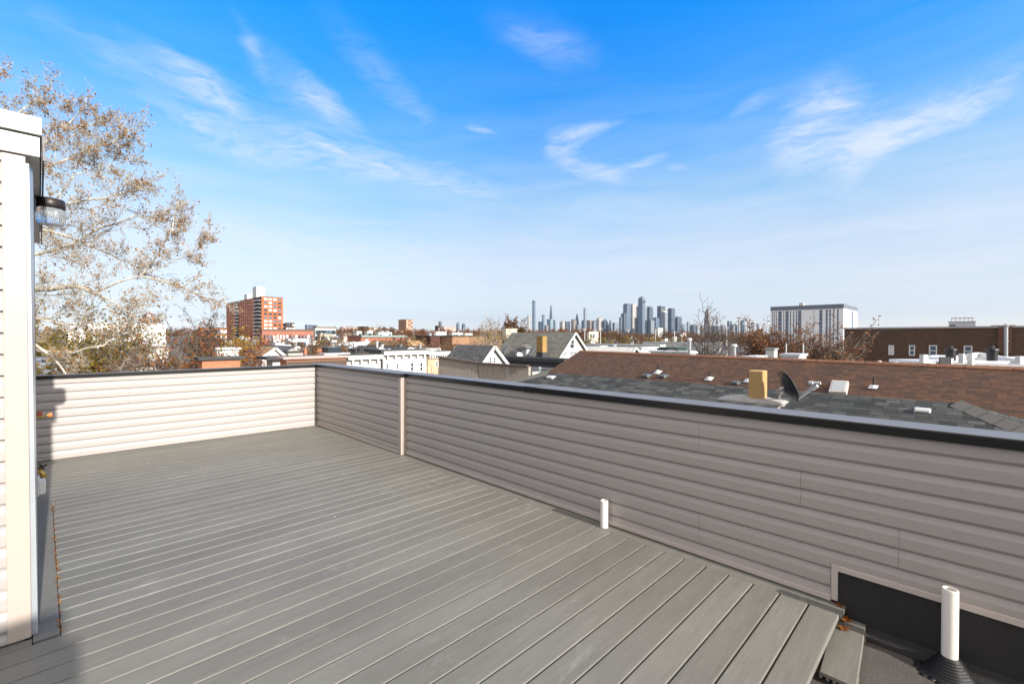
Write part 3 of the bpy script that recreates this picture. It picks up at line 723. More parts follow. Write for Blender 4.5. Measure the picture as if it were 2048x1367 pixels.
def wingrid(root, face, c, a0, a1, ztop, n, rows, w, h, pitch, mats, rnd, fine=False, cap=100):
    """rows of windows as parts; past the cap the rest become one part"""
    rest = MB(); cnt = len([o for o in root.children if o.name.startswith('window')])
    for r in range(rows):
        for i in range(n):
            u = a0 + (a1 - a0) * (i + .5) / n; z1 = ztop - r * pitch
            if z1 - h < .3: continue
            mt = rnd.choice(mats)
            if cnt < cap:
                if fine: window(root, face, c, u - w / 2, u + w / 2, z1 - h, z1, pane=mt)
                else: tiny(root, face, c, u - w / 2, u + w / 2, z1 - h, z1, mt)
                cnt += 1
            elif face == 'y': rest.box(u - w / 2, c - .05, z1 - h, u + w / 2, c + .02, z1)
            else: rest.box(c - .05, u - w / 2, z1 - h, c + .02, u + w / 2, z1)
    if rest.v: rest.build('windows', mats[0], root, uv=False)['kind'] = 'stuff'
def block(name, label, cat, xc, xl, xr, ytop, D, wall, roof=None, cornice=None, group=None, deep=None, parapet=.0, over=.18):
    """flat roofed building: near corner at column xc, its shaded side reaching back to xl, its sunny front running to xr"""
    c = at(xc, ytop, D); X0, Y0, Z = c
    Y1 = Y0 + deep if deep else xend(X0, xl); X1 = yend(Y0, xr)
    if Y1 < Y0 + .4 or Y1 > Y0 + 400: Y1 = Y0 + 12
    if X1 < X0 + .3: X1 = X0 + 6
    t = thing(name, label, cat, (X0, Y0, 0), group)
    m = MB(); m.box(X0, Y0, 0, X1, Y1, Z - (.0 if parapet else .12)); m.build('wall', wall, t)
    m = MB()
    if parapet:
        e = .2
        for q in ((X0 - e, Y0 - e, X1 + e, Y0 + .25), (X0 - e, Y1 - .25, X1 + e, Y1 + e), (X0 - e, Y0 + .255, X0 + .25, Y1 - .255), (X1 - .25, Y0 + .255, X1 + e, Y1 - .255)): m.box(q[0], q[1], Z + .003, q[2], q[3], Z + parapet)
        r_ = MB(); r_.box(X0 + .255, Y0 + .255, Z - .1, X1 - .255, Y1 - .255, Z + .05); r_.build('roof', roof or TAR, t)
    else: m.box(X0 - over, Y0 - over, Z - .117, X1 + over, Y1 + over, Z + .06)
    m.build('cornice' if parapet else 'roof', cornice or roof or wall, t)
    t['ext'] = (X0, Y0, X1, Y1, Z); return t
def gable(name, label, xp, yp, xl, xr, ybase, xback, D, wall, roofm, group=None, th=.14, ovh=.25, cat='house', trim=None, yl=None):
    """house with its gable to the sun: peak, the gable's feet and the far end of its ridge in photo columns"""
    P_ = at(xp, yp, D); Y = P_.y; a, b_ = on_y(Y, xl, ybase), on_y(Y, xr, ybase)
    zl = on_y(Y, xl, ybase if yl is None else yl).z; zr = b_.z; Y1 = xend(P_.x, xback)
    if Y1 < Y + 3 or Y1 > Y + 60: Y1 = Y + 11
    t = thing(name, label, cat, (P_.x, Y, 0), group)
    m = MB(); vs = [(a.x, Y, 0), (b_.x, Y, 0), (b_.x, Y, zr), (P_.x, Y, P_.z), (a.x, Y, zl)]
    m.add(vs + [(x, Y1, z) for x, _, z in vs], [(0, 1, 2, 3, 4), (9, 8, 7, 6, 5)] + [(i, 5 + i, 5 + (i + 1) % 5, (i + 1) % 5) for i in range(5)]); m.build('wall', wall, t)
    m = MB()
    for e, ze in ((a.x, zl), (b_.x, zr)):
        sl = (ze - P_.z) / (e - P_.x); s_ = -1 if e < P_.x else 1; ex = e + s_ * ovh; ez_ = ze + sl * s_ * ovh
        q = [(P_.x, Y - ovh, P_.z + .02), (ex, Y - ovh, ez_ + .02), (ex, Y1 + ovh, ez_ + .02), (P_.x, Y1 + ovh, P_.z + .02)]
        m.add(q + [(x, y, z + th) for x, y, z in q], [(0, 1, 2, 3), (7, 6, 5, 4), (0, 4, 5, 1), (1, 5, 6, 2), (2, 6, 7, 3), (3, 7, 4, 0)])
    m.build('roof', roofm, t)
    m = MB()
    for e, ze in ((a.x, zl), (b_.x, zr)):
        s_ = -1 if e < P_.x else 1
        m.bar((P_.x - s_ * .0, Y - ovh - .02, P_.z + th * .4), (e + s_ * ovh, Y - ovh - .02, ze + th * .4 + (ze - P_.z) / abs(e - P_.x) * ovh), .05, .24)
    m.build('barge_board', trim or WHITEAL, t)
    t['ext'] = (a.x, Y, b_.x, Y1, P_.z, P_.x); return t
WHITE = streaky('white stucco', (.60, .59, .55), stain=.4); CREAM = streaky('cream stucco', (.66, .58, .44)); PEACH = streaky('peach stucco', (.62, .42, .27))
GREYW = streaky('grey stucco', (.34, .35, .37)); LGREY = streaky('light grey wall', (.52, .53, .54)); DGREY = streaky('dark grey wall', (.10, .10, .11)); BLUEW = streaky('pale blue wall', (.52, .57, .63))
TANW = streaky('tan wall', (.44, .33, .22)); PINKW = streaky('pink wall', (.52, .36, .30)); MAUVE = streaky('mauve grey wall', (.12, .10, .105))
REDB = brick('red brick', '#a4492b', '#8e3a22', '#b09a88'); ORB = brick('orange brick', '#b9673a', '#a5532c', '#b59a80'); DKB = brick('dark brick', '#56392f', '#422c26', '#6b5a50')
TANB = brick('tan brick', '#a0714e', '#8c5d3e', '#a8937c'); BRB = brick('brown brick', '#6f4a3a', '#5c3b2e', '#7d6a5e')
TAR = plain('tar roof', (.06, .06, .062), .9, .3, .6); SILVER = plain('silver coated roof', (.55, .56, .57), .5, .2, .5); TANSH = shingle('tan roof', (.30, .19, .10), (.36, .24, .13), (.42, .28, .15))
OLDSH = shingle('old grey roof', (.135, .132, .115), (.17, .168, .148), (.21, .205, .18), .4, .19); SLATE = shingle('slate grey roof', (.07, .072, .075), (.10, .103, .107), (.13, .13, .135), .35, .16)
GREEN = plain('green copper trim', (.24, .31, .28), .6)
WINM = [GLASS, plain('blue window glass', (.10, .14, .18), .1, .2), plain('pale window blind', (.6, .6, .56), .5)]
rnd = random.Random(11)

# ---- the two white gabled houses and the weathered wall in front of them
h1 = gable('gable_house', 'small white gabled house with a slate grey roof and two windows behind the weathered boards', 985, 694.5, 960, 1012, 730, 917, 34, WHITE, SLATE)
e = h1['ext']
for x in (979.5, 988.5): pxwin(h1, 'y', e[1], x - 2.6, 713.5, x + 2.6, 726)
h2 = gable('gable_house', 'big white gabled house with a long worn grey roof, dormer and brick chimney', 1147, 666.5, 1108, 1186, 727, 1027, 52, WHITE, OLDSH, ovh=.35)
e = h2['ext']
pxwin(h2, 'y', e[1], 1139, 678, 1148, 697)
for x in (1129, 1143, 1150): pxwin(h2, 'y', e[1], x - 4, 703, x + 3, 711)
sl2 = ((Vector((e[5], e[1], e[4])) - Vector(on_y(e[1], 1108, 727))).normalized()); n2 = sl2.cross(Vector((0, -1, 0))).normalized()
if n2.z < 0: n2 = -n2
on_h2 = lambda px, py: plane_hit(px, py, (e[5], e[1], e[4] + .16), n2)
# chimney on its slope
q = on_h2(1082, 722); k = (q - CAM).dot(fw) / F
ch2 = MB(); zt = at(1082, 672, k * F).z; zb = at(1082, 704, k * F).z
ch2.box(q.x - 4.6 * k, q.y - 8 * k, zb, q.x + 9 * k, q.y + 8 * k, zt); ch2.build('chimney', brick('yellow brick', '#b08a48', '#a07a3c', '#8f8060'), h2)
ch2 = MB(); ch2.box(q.x - 4.7 * k, q.y - 8.1 * k, q.z - 1.5, q.x + 9.1 * k, q.y + 8.1 * k, zb - .004); ch2.build('chimney_base', TAR, h2)
# dormer
q = on_h2(1040, 716); k = (q - CAM).dot(fw) / F
X, Y, Z = q; dm = MB(); w_, d_, h_ = 17 * k, 30 * k, 19 * k
dm.box(X, Y - w_ * .8, Z - .2, X + d_, Y + w_ * .8, Z + h_); dor = dm.build('dormer', LGREY, h2)
dm = MB(); a_, b_ = [(X - .3, Y - w_, Z + h_ + .0), (X - .3, Y + w_, Z + h_), (X + .2, Y, Z + h_ + 8 * k)], [(X + d_, Y - w_, Z + h_), (X + d_, Y + w_, Z + h_), (X + d_, Y, Z + h_ + 8 * k)]
dm.add(a_ + b_, [(0, 1, 2), (5, 4, 3), (0, 3, 4, 1), (1, 4, 5, 2), (2, 5, 3, 0)]); dm.build('dormer_roof', OLDSH, dor)
window(h2, 'x', X, Y - w_ * .45, Y + w_ * .45, Z + h_ * .2, Z + h_ * .9)
for (px, py, s_) in ((1011, 700, 5), (1062, 704, 9), (1052, 706, 7)):
    q = on_h2(px, py); k = (q - CAM).dot(fw) / F; y = Vector((0, 1, 0)); u = sl2 * s_ * k * 1.5
    m = MB(); bs_ = [q - y * s_ * k * .5 - u, q + y * s_ * k * .5 - u, q + y * s_ * k * .5 + u, q - y * s_ * k * .5 + u]; prism(m, bs_, [p + n2 * .12 for p in bs_]); m.build('skylight', plain('dark skylight glass', (.12, .13, .14), .2), h2)
t = thing('satellite_dish', 'round white satellite dish in front of the dormer of the big gabled house', 'satellite dish', tuple(at(1040, 716, 47)))
p = at(1040, 709, 47); k = 47 / F; m = MB(); nn = Vector((-.45, -.8, .35)).normalized(); uu = Vector((0, 0, 1)).cross(nn).normalized(); vv = nn.cross(uu)
m.v = [tuple(p + (uu * math.cos(i / 20 * 6.283) + vv * math.sin(i / 20 * 6.283)) * k * r_ + nn * h) for r_, h in ((6.2, .0), (4, -.1), (.1, -.16), (.1, -.19), (4, -.13), (6.2, -.03)) for i in range(20)]
m.f = [(i * 20 + j, i * 20 + (j + 1) % 20, ((i + 1) % 6) * 20 + (j + 1) % 20, ((i + 1) % 6) * 20 + j) for i in range(6) for j in range(20)]; m.build('reflector', WHITEAL, t)
m = MB(); m.tube([p - nn * .15, at(1040, 722, 47)], k * .7, 6); m.build('mast', STEEL, t)
# black parapet roof and green edged roof between the houses
t = block('flat_roof_building', 'low building with a black tar parapet in front of the big gabled house', 'building', 1128, 1003, 1150, 726, 40, TAR, TAR, parapet=.35, deep=14)
t = block('flat_roof_building', 'low dark roof with a pale green gutter beside the grey shingle roof', 'building', 1063, 1045, 1118, 743, 27, plain('pale green wall', (.36, .46, .36), .7), plain('maroon tar roof', (.075, .06, .058), .9, .2, 1), deep=7, over=.3)
e = t['ext']; m = MB(); m.box(e[0] - .35, e[1] - .40, e[4] - .16, e[2] + .35, e[1] - .305, e[4] + .02); m.build('gutter', plain('pale green gutter', (.55, .62, .48), .5), t)
m = MB(); m.tube([at(1079, 744, 25), at(1079, 737, 25)], .055, 10); m.lathe(at(1079, 738, 25), [(.05, 0), (.12, .02), (.1, .1), (.04, .14), (0, .15)], 12); m.build('roof_vent', GREEN, t)

# weathered board wall: two leaves of old cedar siding
wm, t = new_mat('weathered boards')
st = t.noise(t.map(t.uv, (1.0, .12, 1)), 2.2, 6, .7); c = vary(t, C4((.36, .32, .27)), t.map(t.uv, (6, .25, 1)), 1.5, .3, 5)
c = t.mix(t.m('MULTIPLY', t.ramp(st, [(.56, 0.0), (.70, 1.0)]), .8), c, (.045, .04, .035, 1)); setp(t, c, .9, bump=t.noise(t.map(t.uv, (20, .3, 1)), 1, 3), bstr=.5, bdist=.03)
fb = thing('board_wall', 'weathered grey cedar wall with dark vertical stains before the small gabled house', 'wall', tuple(at(955, 755, 27)))
qa, qb, qc, qd = at(877, 714.5, 29), at(955, 726.5, 27), at(957, 727, 27), at(1057, 733.5, 24.5)
for p_, q_ in ((qa, qb), (qc, qd)):
    m = MB(); n_ = Vector((p_.y - q_.y, q_.x - p_.x, 0)).normalized() * .2; lo = Vector((0, 0, 1.1))
    m.add([p_ - lo, q_ - lo, q_, p_, p_ - lo + n_, q_ - lo + n_, q_ + n_, p_ + n_], [(0, 1, 2, 3), (7, 6, 5, 4), (0, 4, 5, 1), (1, 5, 6, 2), (2, 6, 7, 3), (3, 7, 4, 0)]); m.build('board_panel', wm, fb)
m = MB()
for p_, q_ in ((qa, qb), (qc, qd)): m.bar(p_ + Vector((0, 0, .05)), q_ + Vector((0, 0, .05)), .3, .07)
m.build('coping', TRIMB, fb)
m = MB(); lo = Vector((0, 0, 1.104))
for p_, q_ in ((qa, qb), (qc, qd)):
    n_ = Vector((p_.y - q_.y, q_.x - p_.x, 0)).normalized() * .15
    m.add([(p_.x, p_.y, 0), (q_.x, q_.y, 0), q_ - lo, p_ - lo, (p_.x + n_.x, p_.y + n_.y, 0), (q_.x + n_.x, q_.y + n_.y, 0), q_ - lo + n_, p_ - lo + n_], [(0, 1, 2, 3), (7, 6, 5, 4), (0, 4, 5, 1), (1, 5, 6, 2), (2, 6, 7, 3), (3, 7, 4, 0)])
m.build('base_wall', brick('maroon brick', '#5a2a22', '#4a221c', '#5a4a44'), fb)

# ---- tall brick apartment tower
tw = block('brick_tower', 'tall orange brick apartment tower with balconies and a white rooftop plant room', 'tower', 523, 453, 566, 592.5, 290, brick('tower brick', '#b5653a', '#a4552f', '#b07a58', .9, .3, .02), TAR, deep=None)
X0, Y0, X1, Y1, Z = tw['ext']; pale = plain('pale balcony slab', (.5, .48, .45), .7)
fl = 14; fh = (Z - 1) / 15
wingrid(tw, 'y', Y0, X0 + 1.0, X1 - .6, Z - .9, 4, 14, 2.0, 1.35, fh, WINM + [WINM[2]], rnd)
n_ = 14
wingrid(tw, 'x', X0, Y0 + (Y1 - Y0) * .22, Y0 + (Y1 - Y0) * .58, Z - .9, 6, 13, 1.3, 1.3, fh, WINM + [WINM[2]], rnd)
wingrid(tw, 'x', X0, Y0 + (Y1 - Y0) * .74, Y0 + (Y1 - Y0) * .98, Z - .9, 4, 13, 1.3, 1.3, fh, WINM + [WINM[2]], rnd)
for f0, f1 in ((.005, .17), (.60, .70)):
    m = MB(); m.box(X0 - .02, Y0 + (Y1 - Y0) * f0, 1, X0 + .1, Y0 + (Y1 - Y0) * f1, Z - .3); m.build('balcony_recess', plain('dark recess', (.03, .025, .022), .8), tw)
    for i in range(14):
        m = MB(); z = Z - 1.2 - i * fh; m.box(X0 - 1.2, Y0 + (Y1 - Y0) * f0, z - fh * .62, X0 - .03, Y0 + (Y1 - Y0) * f1, z - fh * .5)
        m.box(X0 - 1.2, Y0 + (Y1 - Y0) * f0, z - fh * .49, X0 - 1.15, Y0 + (Y1 - Y0) * f1, z - fh * .22); m.build('balcony', pale, tw)
for i in range(14):
    m = MB(); z = Z - 1.2 - i * fh; m.box(X1 + .01, Y0 + .5, z - fh * .62, X1 + 1.6, Y0 + 5, z - fh * .5); m.build('balcony', pale, tw)
def pbox(root, name, mat, xc, xl, xr, y0, y1, D, deep=6):
    c = at(xc, y0, D); X1_ = yend(c.y, xr); Y1_ = c.y + deep if xl is None else xend(c.x, xl); zb = at(xc, y1, D).z
    m = MB(); m.box(c.x, c.y, zb, X1_, Y1_, c.z); return m.build(name, mat, root)
pbox(tw, 'plant_room', WHITE, 513, 506, 530, 572, 603, 310); pbox(tw, 'plant_room', WHITE, 494, 489, 505, 588, 603, 330)
m = MB()
for i in range(6):
    p = at(508 + i * 4, 571 - (i % 3), 312); m.tube([p, p + Vector((0, 0, 2.5))], .08, 4)
for i in range(6):
    p = at(530 + i * 6, 592, 296); m.tube([p, p + Vector((0, 0, 1.4))], .06, 4)
m.build('aerial', STEEL, tw)

# ---- long white apartment slab on the right
sl = block('apartment_slab', 'long white and slate apartment slab with two plant rooms above the oak trees', 'building', 1687, 1541, 1714, 616, 330, plain('white slab wall', (.86, .86, .85), .6, .05, .05), plain('slate parapet', (.16, .18, .22), .6), parapet=3.2)
X0, Y0, X1, Y1, Z = sl['ext']; L = Y1 - Y0; slate = plain('slate window bay', (.12, .155, .22), .3, .3, .3)
for a_, b2 in ((.06, .08), (.115, .13), (.16, .18), (.20, .225), (.27, .31), (.38, .385), (.555, .60), (.615, .63), (.655, .67), (.70, .715), (.735, .78), (.80, .81), (.835, .885), (.91, .92), (.94, .95), (.965, .975)):
    m = MB(); m.box(X0 - .06, Y0 + L * a_, 2, X0 + .02, Y0 + L * b2, Z - .6); w_ = m.build('window_bay', slate, sl)
    m = MB()
    for i in range(16):
        z = Z - 3 - i * 3.0
        if z > 3: m.box(X0 - .25, Y0 + L * a_ + .1, z - .35, X0 - .065, Y0 + L * b2 - .1, z)
    m.build('spandrel', plain('grey spandrel', (.42, .44, .48), .6), w_)
wingrid(sl, 'y', Y0, X0 + .8, X1 - .8, Z - 1.6, 5, 16, 1.5, 1.1, 3.0, [slate, GLASS], rnd)
m = MB(); m.box(X0 + (X1 - X0) * .55, Y0 - .1, 2, X0 + (X1 - X0) * .68, Y0 + .05, Z - .4); m.build('window_bay', slate, sl)
pbox(sl, 'plant_room', WHITE, 1620, 1607, 1625, 611, 619, 360, 8); pbox(sl, 'plant_room', WHITE, 1643, 1634, 1648, 609.5, 618, 350, 8)
m = MB(); p = at(1605, 613, 365); m.box(p.x - 2, p.y - 1, 2, p.x + 1, p.y + 2, p.z + 3); m.build('stair_tower', WHITE, sl)

# ---- dark brick building on the right
XB = 80.0; zt = on_x(XB, 1860, 656.5).z; ya, yb = -34.0, xend(XB, 1688)
db = thing('brick_building', 'long dark brown brick building with a stepped chimney filling the right edge', 'building', (XB, yb, 0))
m = MB(); m.box(XB, ya, 0, XB + 22, yb, zt); m.build('wall', brick('dark facade brick', '#5e4535', '#46342a', '#6b5849', .26, .085, .008), db)
m = MB(); m.box(XB - .12, ya - .1, zt + .003, XB + .45, yb + .1, zt + .22); m.build('coping', plain('grey coping', (.4, .39, .38), .7, .2, .5), db)
m = MB(); m.box(XB + .46, ya + .3, zt + .004, XB + 21.5, yb - .3, zt + .1); m.build('roof', SILVER, db)
for x0, y0, x1, y1 in ((1818, 690, 1830, 711), (1858, 690, 1874, 712), (1927.5, 691, 1944.5, 713), (1777, 690, 1788, 709.5)): pxwin(db, 'x', XB, x0, y0, x1, y1, fw_=.12, pane=WINM[1] if x0 > 1800 else WINM[2])
pxwin(db, 'x', XB, 1751, 689, 1759, 695, frame=TRIMB, fw_=.1)
m = MB(); a_, b2 = xend(XB, 1996), xend(XB, 2024); m.box(XB - .15, min(a_, b2), zt - 3, XB + 1.6, max(a_, b2), on_x(XB, 2010, 653).z); m.build('chimney', brick('stack brick', '#7a5240', '#644032', '#7a675a', .26, .085, .008), db)
p = on_x(XB - .8, 2012, 719); q = on_x(XB - .8, 2012, 652); k = (p - CAM).dot(fw) / F
t = thing('metal_flue', 'tall silver metal flue pipe strapped in front of the dark brick building', 'flue', tuple(p)); m = MB(); m.tube([p - Vector((0, 0, 2)), q], k * 3.2, 14); m.tube([p + (q - p) * .55, p + (q - p) * .58], k * 4, 14); m.build('pipe', STEEL, t)
m = MB(); m.lathe(q, [(k * 4.2, -.1), (k * 4.6, .1), (0, .35)], 14); m.build('cap', STEEL, t)
# roofs behind it
t = block('long_building', 'low dark grey roofline running behind the dark brick building', 'building', 1900, 1712, 2048, 657.5, 150, DGREY, DGREY, deep=None)
t['label'] = 'low dark grey building running behind the dark brick one'
t = block('rooftop_structure', 'pale ribbed rooftop structure with a dark doorway and skylight frame', 'building', 1951, 1897, 1956, 642, 135, plain('pale ribbed metal', (.55, .56, .57), .5, .1, .3), plain('pale ribbed metal', 0), deep=None)
X0, Y0, X1, Y1, Z = t['ext']; tiny(t, 'x', X0, Y0 + (Y1 - Y0) * .74, Y0 + (Y1 - Y0) * .96, 2, Z - 1.0, plain('grey door', (.12, .12, .125), .5), 'door')
m = MB()
for i in range(6): m.bar((X0 + 1.5, Y0 + .6 + i * (Y1 - Y0 - 1.2) / 5, Z + .1), (X0 + 4, Y0 + .6 + i * (Y1 - Y0 - 1.2) / 5, Z + 1.1), .12, .12)
m.bar((X0 + 4, Y0 + .4, Z + 1.1), (X0 + 4, Y1 - .4, Z + 1.1), .2, .2); m.build('skylight', TRIMB, t)
t = block('flat_roof_building', 'beige flat rooftop block peeping above the chimney at the right edge', 'building', 2030, 1984, 2075, 650, 130, TANW, TANW, deep=None)
# ------------------------------------------------------------------ the streets of low houses beyond the terrace
def dep(y): return max(26, min(170, 1080 / max(3, y - 673)))
def rowwins(t, face='y', n=4, rows=1, w=1.0, h=1.6, drop=1.2, pitch=3.1, fine=False, mats=None):
    X0, Y0, X1, Y1, Z = t['ext']
    if face == 'y': wingrid(t, 'y', Y0, X0 + .3, X1 - .3, Z - drop, n, rows, w, h, pitch, mats or WINM, rnd, fine)
    else: wingrid(t, 'x', X0, Y0 + .3, Y1 - .3, Z - drop, n, rows, w, h, pitch, mats or WINM, rnd, fine)
def dentils(t, n, col):
    X0, Y0, X1, Y1, Z = t['ext']; m = MB()
    m.box(X0 - .05, Y0 - .34, Z - .12, X1 + .05, Y0 - .205, Z + .18)
    for i in range(n): x = X0 + (X1 - X0) * (i + .5) / n; m.box(x - .07, Y0 - .26, Z - .36, x + .07, Y0 - .002, Z - .123)
    m.build('cornice', col, t)
def dishes(pts):
    for px, py, d, r, lab in pts:
        p = at(px, py, d); k = d / F; t = thing('satellite_dish', lab, 'satellite dish', tuple(p - Vector((0, 0, 8 * k))), 'white dishes on the dark flat roof')
        m = MB(); nn = Vector((-.35, -.85, .35)).normalized(); uu = Vector((0, 0, 1)).cross(nn).normalized(); vv = nn.cross(uu)
        m.v = [tuple(p + (uu * math.cos(i / 16 * 6.283) + vv * math.sin(i / 16 * 6.283)) * k * r * r_ + nn * h) for r_, h in ((1, .0), (.6, -.08), (.02, -.12), (.02, -.15), (.6, -.11), (1, -.03)) for i in range(16)]
        m.f = [(i * 16 + j, i * 16 + (j + 1) % 16, ((i + 1) % 6) * 16 + (j + 1) % 16, ((i + 1) % 6) * 16 + j) for i in range(6) for j in range(16)]; m.build('reflector', WHITEAL, t)
        m = MB(); m.tube([p - nn * .1, p - Vector((0, 0, 9 * k))], k * .6, 5); m.build('mast', STEEL, t)
def pipes(t, pts, mat, d, name='roof_pipe', r=2.0):
    for px, y0, y1 in pts:
        m = MB(); m.tube([at(px, y1, d), at(px, y0, d)], r * d / F, 8); m.build(name, mat, t)
W2 = [WFRAME, GLASS, WFRAME]
# white rows just over the far wall
t = block('row_house', 'long white row house with bracketed cornice and bare twigs before its windows', 'house', 765, 745, 853, 707, 33, WHITE, TAR, parapet=.25); dentils(t, 6, WHITE)
e = t['ext']
for x in (774, 794.5): pxwin(t, 'y', e[1], x - 3, 727, x + 3, 738)
for x in (823.5, 842): pxwin(t, 'y', e[1], x - 3.5, 724, x + 3.5, 742)
m = MB(); m.tube([at(764, 716, 32.8), at(764, 752, 32.8)], .07, 8); m.build('downpipe', TAR, t)
t = block('row_house', 'lower white row house left of the long white one, with a white cornice', 'house', 694, 684, 761, 716, 31, WHITE, TAR, parapet=.25); dentils(t, 4, WHITE)
t = block('row_house', 'peach stucco row house with a white dentil cornice beside the long white one', 'house', 855, 853.5, 897, 707.5, 35.7, PEACH, TAR, parapet=.22); dentils(t, 9, WHITE)
e = t['ext']
for x in (873, 887): pxwin(t, 'y', e[1], x - 3, 722, x + 3, 733)
t = block('flat_roof_building', 'dark tar roof with vent stacks and white dishes behind the white row', 'building', 738, 700, 836, 699.5, 44, DGREY, TAR)
pipes(t, [(712, 694, 708), (721, 691, 706), (725, 690, 706), (752, 694, 707), (790, 693, 706)], TAR, 42)
dishes([(763, 698, 42, 5.5, 'largest white dish on the dark flat roof, leftmost of three'), (771, 700, 41.5, 3.4, 'middle white dish of three on the dark flat roof'), (779, 699.5, 41.3, 3.4, 'right white dish of three on the dark flat roof')])
gable('gable_house', 'tiny white gable end on the dark roofs behind the white row', 818, 696.5, 807, 836, 705, 800, 46, WHITE, TAR)
t = block('row_house', 'white row house with dark windows left of the orange brick side wall', 'house', 708, 700, 750, 686, 84, WHITE, SILVER, parapet=.2); rowwins(t, n=4, w=1.2, h=2)
t = block('row_house', 'narrow orange brick side wall between white house and brown wall', 'house', 751, 748, 761, 682, 86, ORB, TAR)
t = block('row_house', 'brown side wall with a cream chimney below the green corniced brick row', 'house', 814, 761, 832, 684, 88, BRB, TAR); pbox(t, 'chimney', CREAM, 785, 782, 788, 684, 694, 84, 1)
t = block('mansard_house', 'small white house with a tan mansard roof', 'house', 818, 815, 850, 692.5, 62, WHITE, TAR); e = t['ext']
m = MB(); m.add([(e[0] - .1, e[1] - .1, e[4]), (e[2] + .1, e[1] - .1, e[4]), (e[2] - .2, e[1] + 1.0, e[4] + .75), (e[0] + .2, e[1] + 1.0, e[4] + .75), (e[0] - .1, e[3], e[4]), (e[2] + .1, e[3], e[4]), (e[2] - .2, e[3] - 1, e[4] + .75), (e[0] + .2, e[3] - 1, e[4] + .75)], [(0, 1, 2, 3), (1, 5, 6, 2), (5, 4, 7, 6), (4, 0, 3, 7), (3, 2, 6, 7)]); m.build('mansard', TANSH, t); rowwins(t, n=3, w=.8, h=.9, drop=.4)
t = block('brick_row', 'red brick row with white arched window heads and a green cornice', 'house', 722, 695, 813, 671.5, 112, REDB, TAR, cornice=GREEN, parapet=.16); rowwins(t, n=9, rows=3, w=.6, h=1.7, drop=1.4, mats=W2); rowwins(t, 'x', n=1, rows=1)
e = t['ext']; m = MB()
m.box(e[0] + .0, e[1] - .4, e[4] - .3, e[2], e[1] - .01, e[4] - .003); m.build('cornice', GREEN, t)
t = block('brick_row', 'dark maroon brick house with white windows and an ivy patch, in shade', 'house', 861, 832, 904, 672.5, 104, brick('maroon house brick', '#5b2f28', '#4a2620', '#5f4a44'), TAR, parapet=.2); rowwins(t, n=4, rows=2, w=1.0, h=2.2, drop=2.6, mats=[WFRAME])
t = block('brick_row', 'tan brick row house with paired white windows behind the bare sycamores', 'house', 904.5, 903, 1003, 672.5, 103, TANB, TAR, parapet=.25); rowwins(t, n=9, rows=2, w=.7, h=1.8, drop=2.6, mats=W2)
t = block('flat_roof_building', 'white rooftop block standing above the maroon brick house', 'building', 872, 869, 893, 663, 170, WHITE, SILVER)
t = block('flat_roof_building', 'cream penthouse wall beside the bare sycamores left of the long grey roof', 'building', 1012, 1005, 1034, 657, 150, CREAM, CREAM)
# left of the white rows
t = block('row_house', 'grey house with a tall white stair panel right of the small gabled roofs', 'house', 661, 652, 700, 685, 80, GREYW, TAR); pbox(t, 'stair_panel', WHITE, 676, None, 683, 684, 704, 79.5, .4)
t = block('row_house', 'pale blue grey house with a white parapet left of the low white row', 'house', 686, 683, 706, 686, 78, BLUEW, SILVER, parapet=.2); rowwins(t, n=2, w=.9, h=1.4)
t = block('flat_roof_building', 'low white rooftop with a glazed skylight hump above the corbelled brick parapet', 'building', 652, 644, 694, 708, 34, WHITE, SILVER); e = t['ext']; m = MB(); m.box(e[0] + .5, e[1] + .8, e[4] + .06, e[0] + 1.5, e[1] + 2, e[4] + .5); m.build('skylight', GLASS, t)
t = block('row_house', 'brick house with a corbelled orange parapet and pale coping right behind the far wall', 'house', 572, 560, 692, 718.5, 25, ORB, TAR, cornice=plain('dusty pink coping', (.45, .34, .30), .8), parapet=.12); e = t['ext']; m = MB()
for i in range(28): x = e[0] + (e[2] - e[0]) * (i + .5) / 28; m.box(x - .05, e[1] - .12, e[4] - .38, x + .05, e[1] - .002, e[4] - .125)
m.build('corbels', TRIMB, t)
t = block('flat_roof_building', 'low black tar roof with white fascia in front of the tan gabled house', 'building', 545, 533, 622, 715, 30, WHITE, TAR, over=.5)
t = gable('gable_house', 'white gabled house with a tan roof left of the brick chimney', 550, 697, 524, 571, 715, 527, 42, WHITE, TANSH)
t = block('row_house', 'cream cottage with a dark roof and brick chimney right of the tan gable', 'house', 577, 571, 607, 703, 50, CREAM, TAR); pbox(t, 'chimney', ORB, 609, 606, 614, 697, 712, 49, 1)
gable('gable_house', 'dark hipped roof cottage between the tan gable and the grey house', 594, 694.5, 577, 614, 703, 585, 54, CREAM, SLATE)
t = block('row_house', 'small white house glimpsed above the tan gabled roof', 'house', 556, 548, 579, 690, 64, WHITE, SILVER)
t = block('row_house', 'long pale blue house below the red brick wing', 'house', 576, 570, 622, 676, 140, BLUEW, DGREY); rowwins(t, n=5, w=1.4, h=1.6)
t = block('row_house', 'white walled house with dark roof right of the pale blue one', 'house', 626, 622, 653, 680, 120, WHITE, TAR); rowwins(t, n=3, w=1.2, h=1.8)
t = block('row_house', 'small orange wall with flat roof below the white walled house', 'house', 628, 625, 656, 693.5, 60, ORB, TAR)
t = block('brick_wing', 'long low red brick wing with white window surrounds at the foot of the tower', 'building', 524, 519, 627, 661, 210, REDB, TRIMB, cornice=TRIMB, parapet=.8); rowwins(t, n=16, rows=3, w=.8, h=2.0, drop=2.0, pitch=4.2, mats=[GLASS, WINM[1], WFRAME])
t = block('row_house', 'white modern house with dark openings right of the red brick wing', 'house', 631, 627, 672, 655.5, 235, WHITE, TRIMB, parapet=.6); rowwins(t, n=6, rows=3, w=2.0, h=2.2, mats=[GLASS, WINM[1], GLASS])
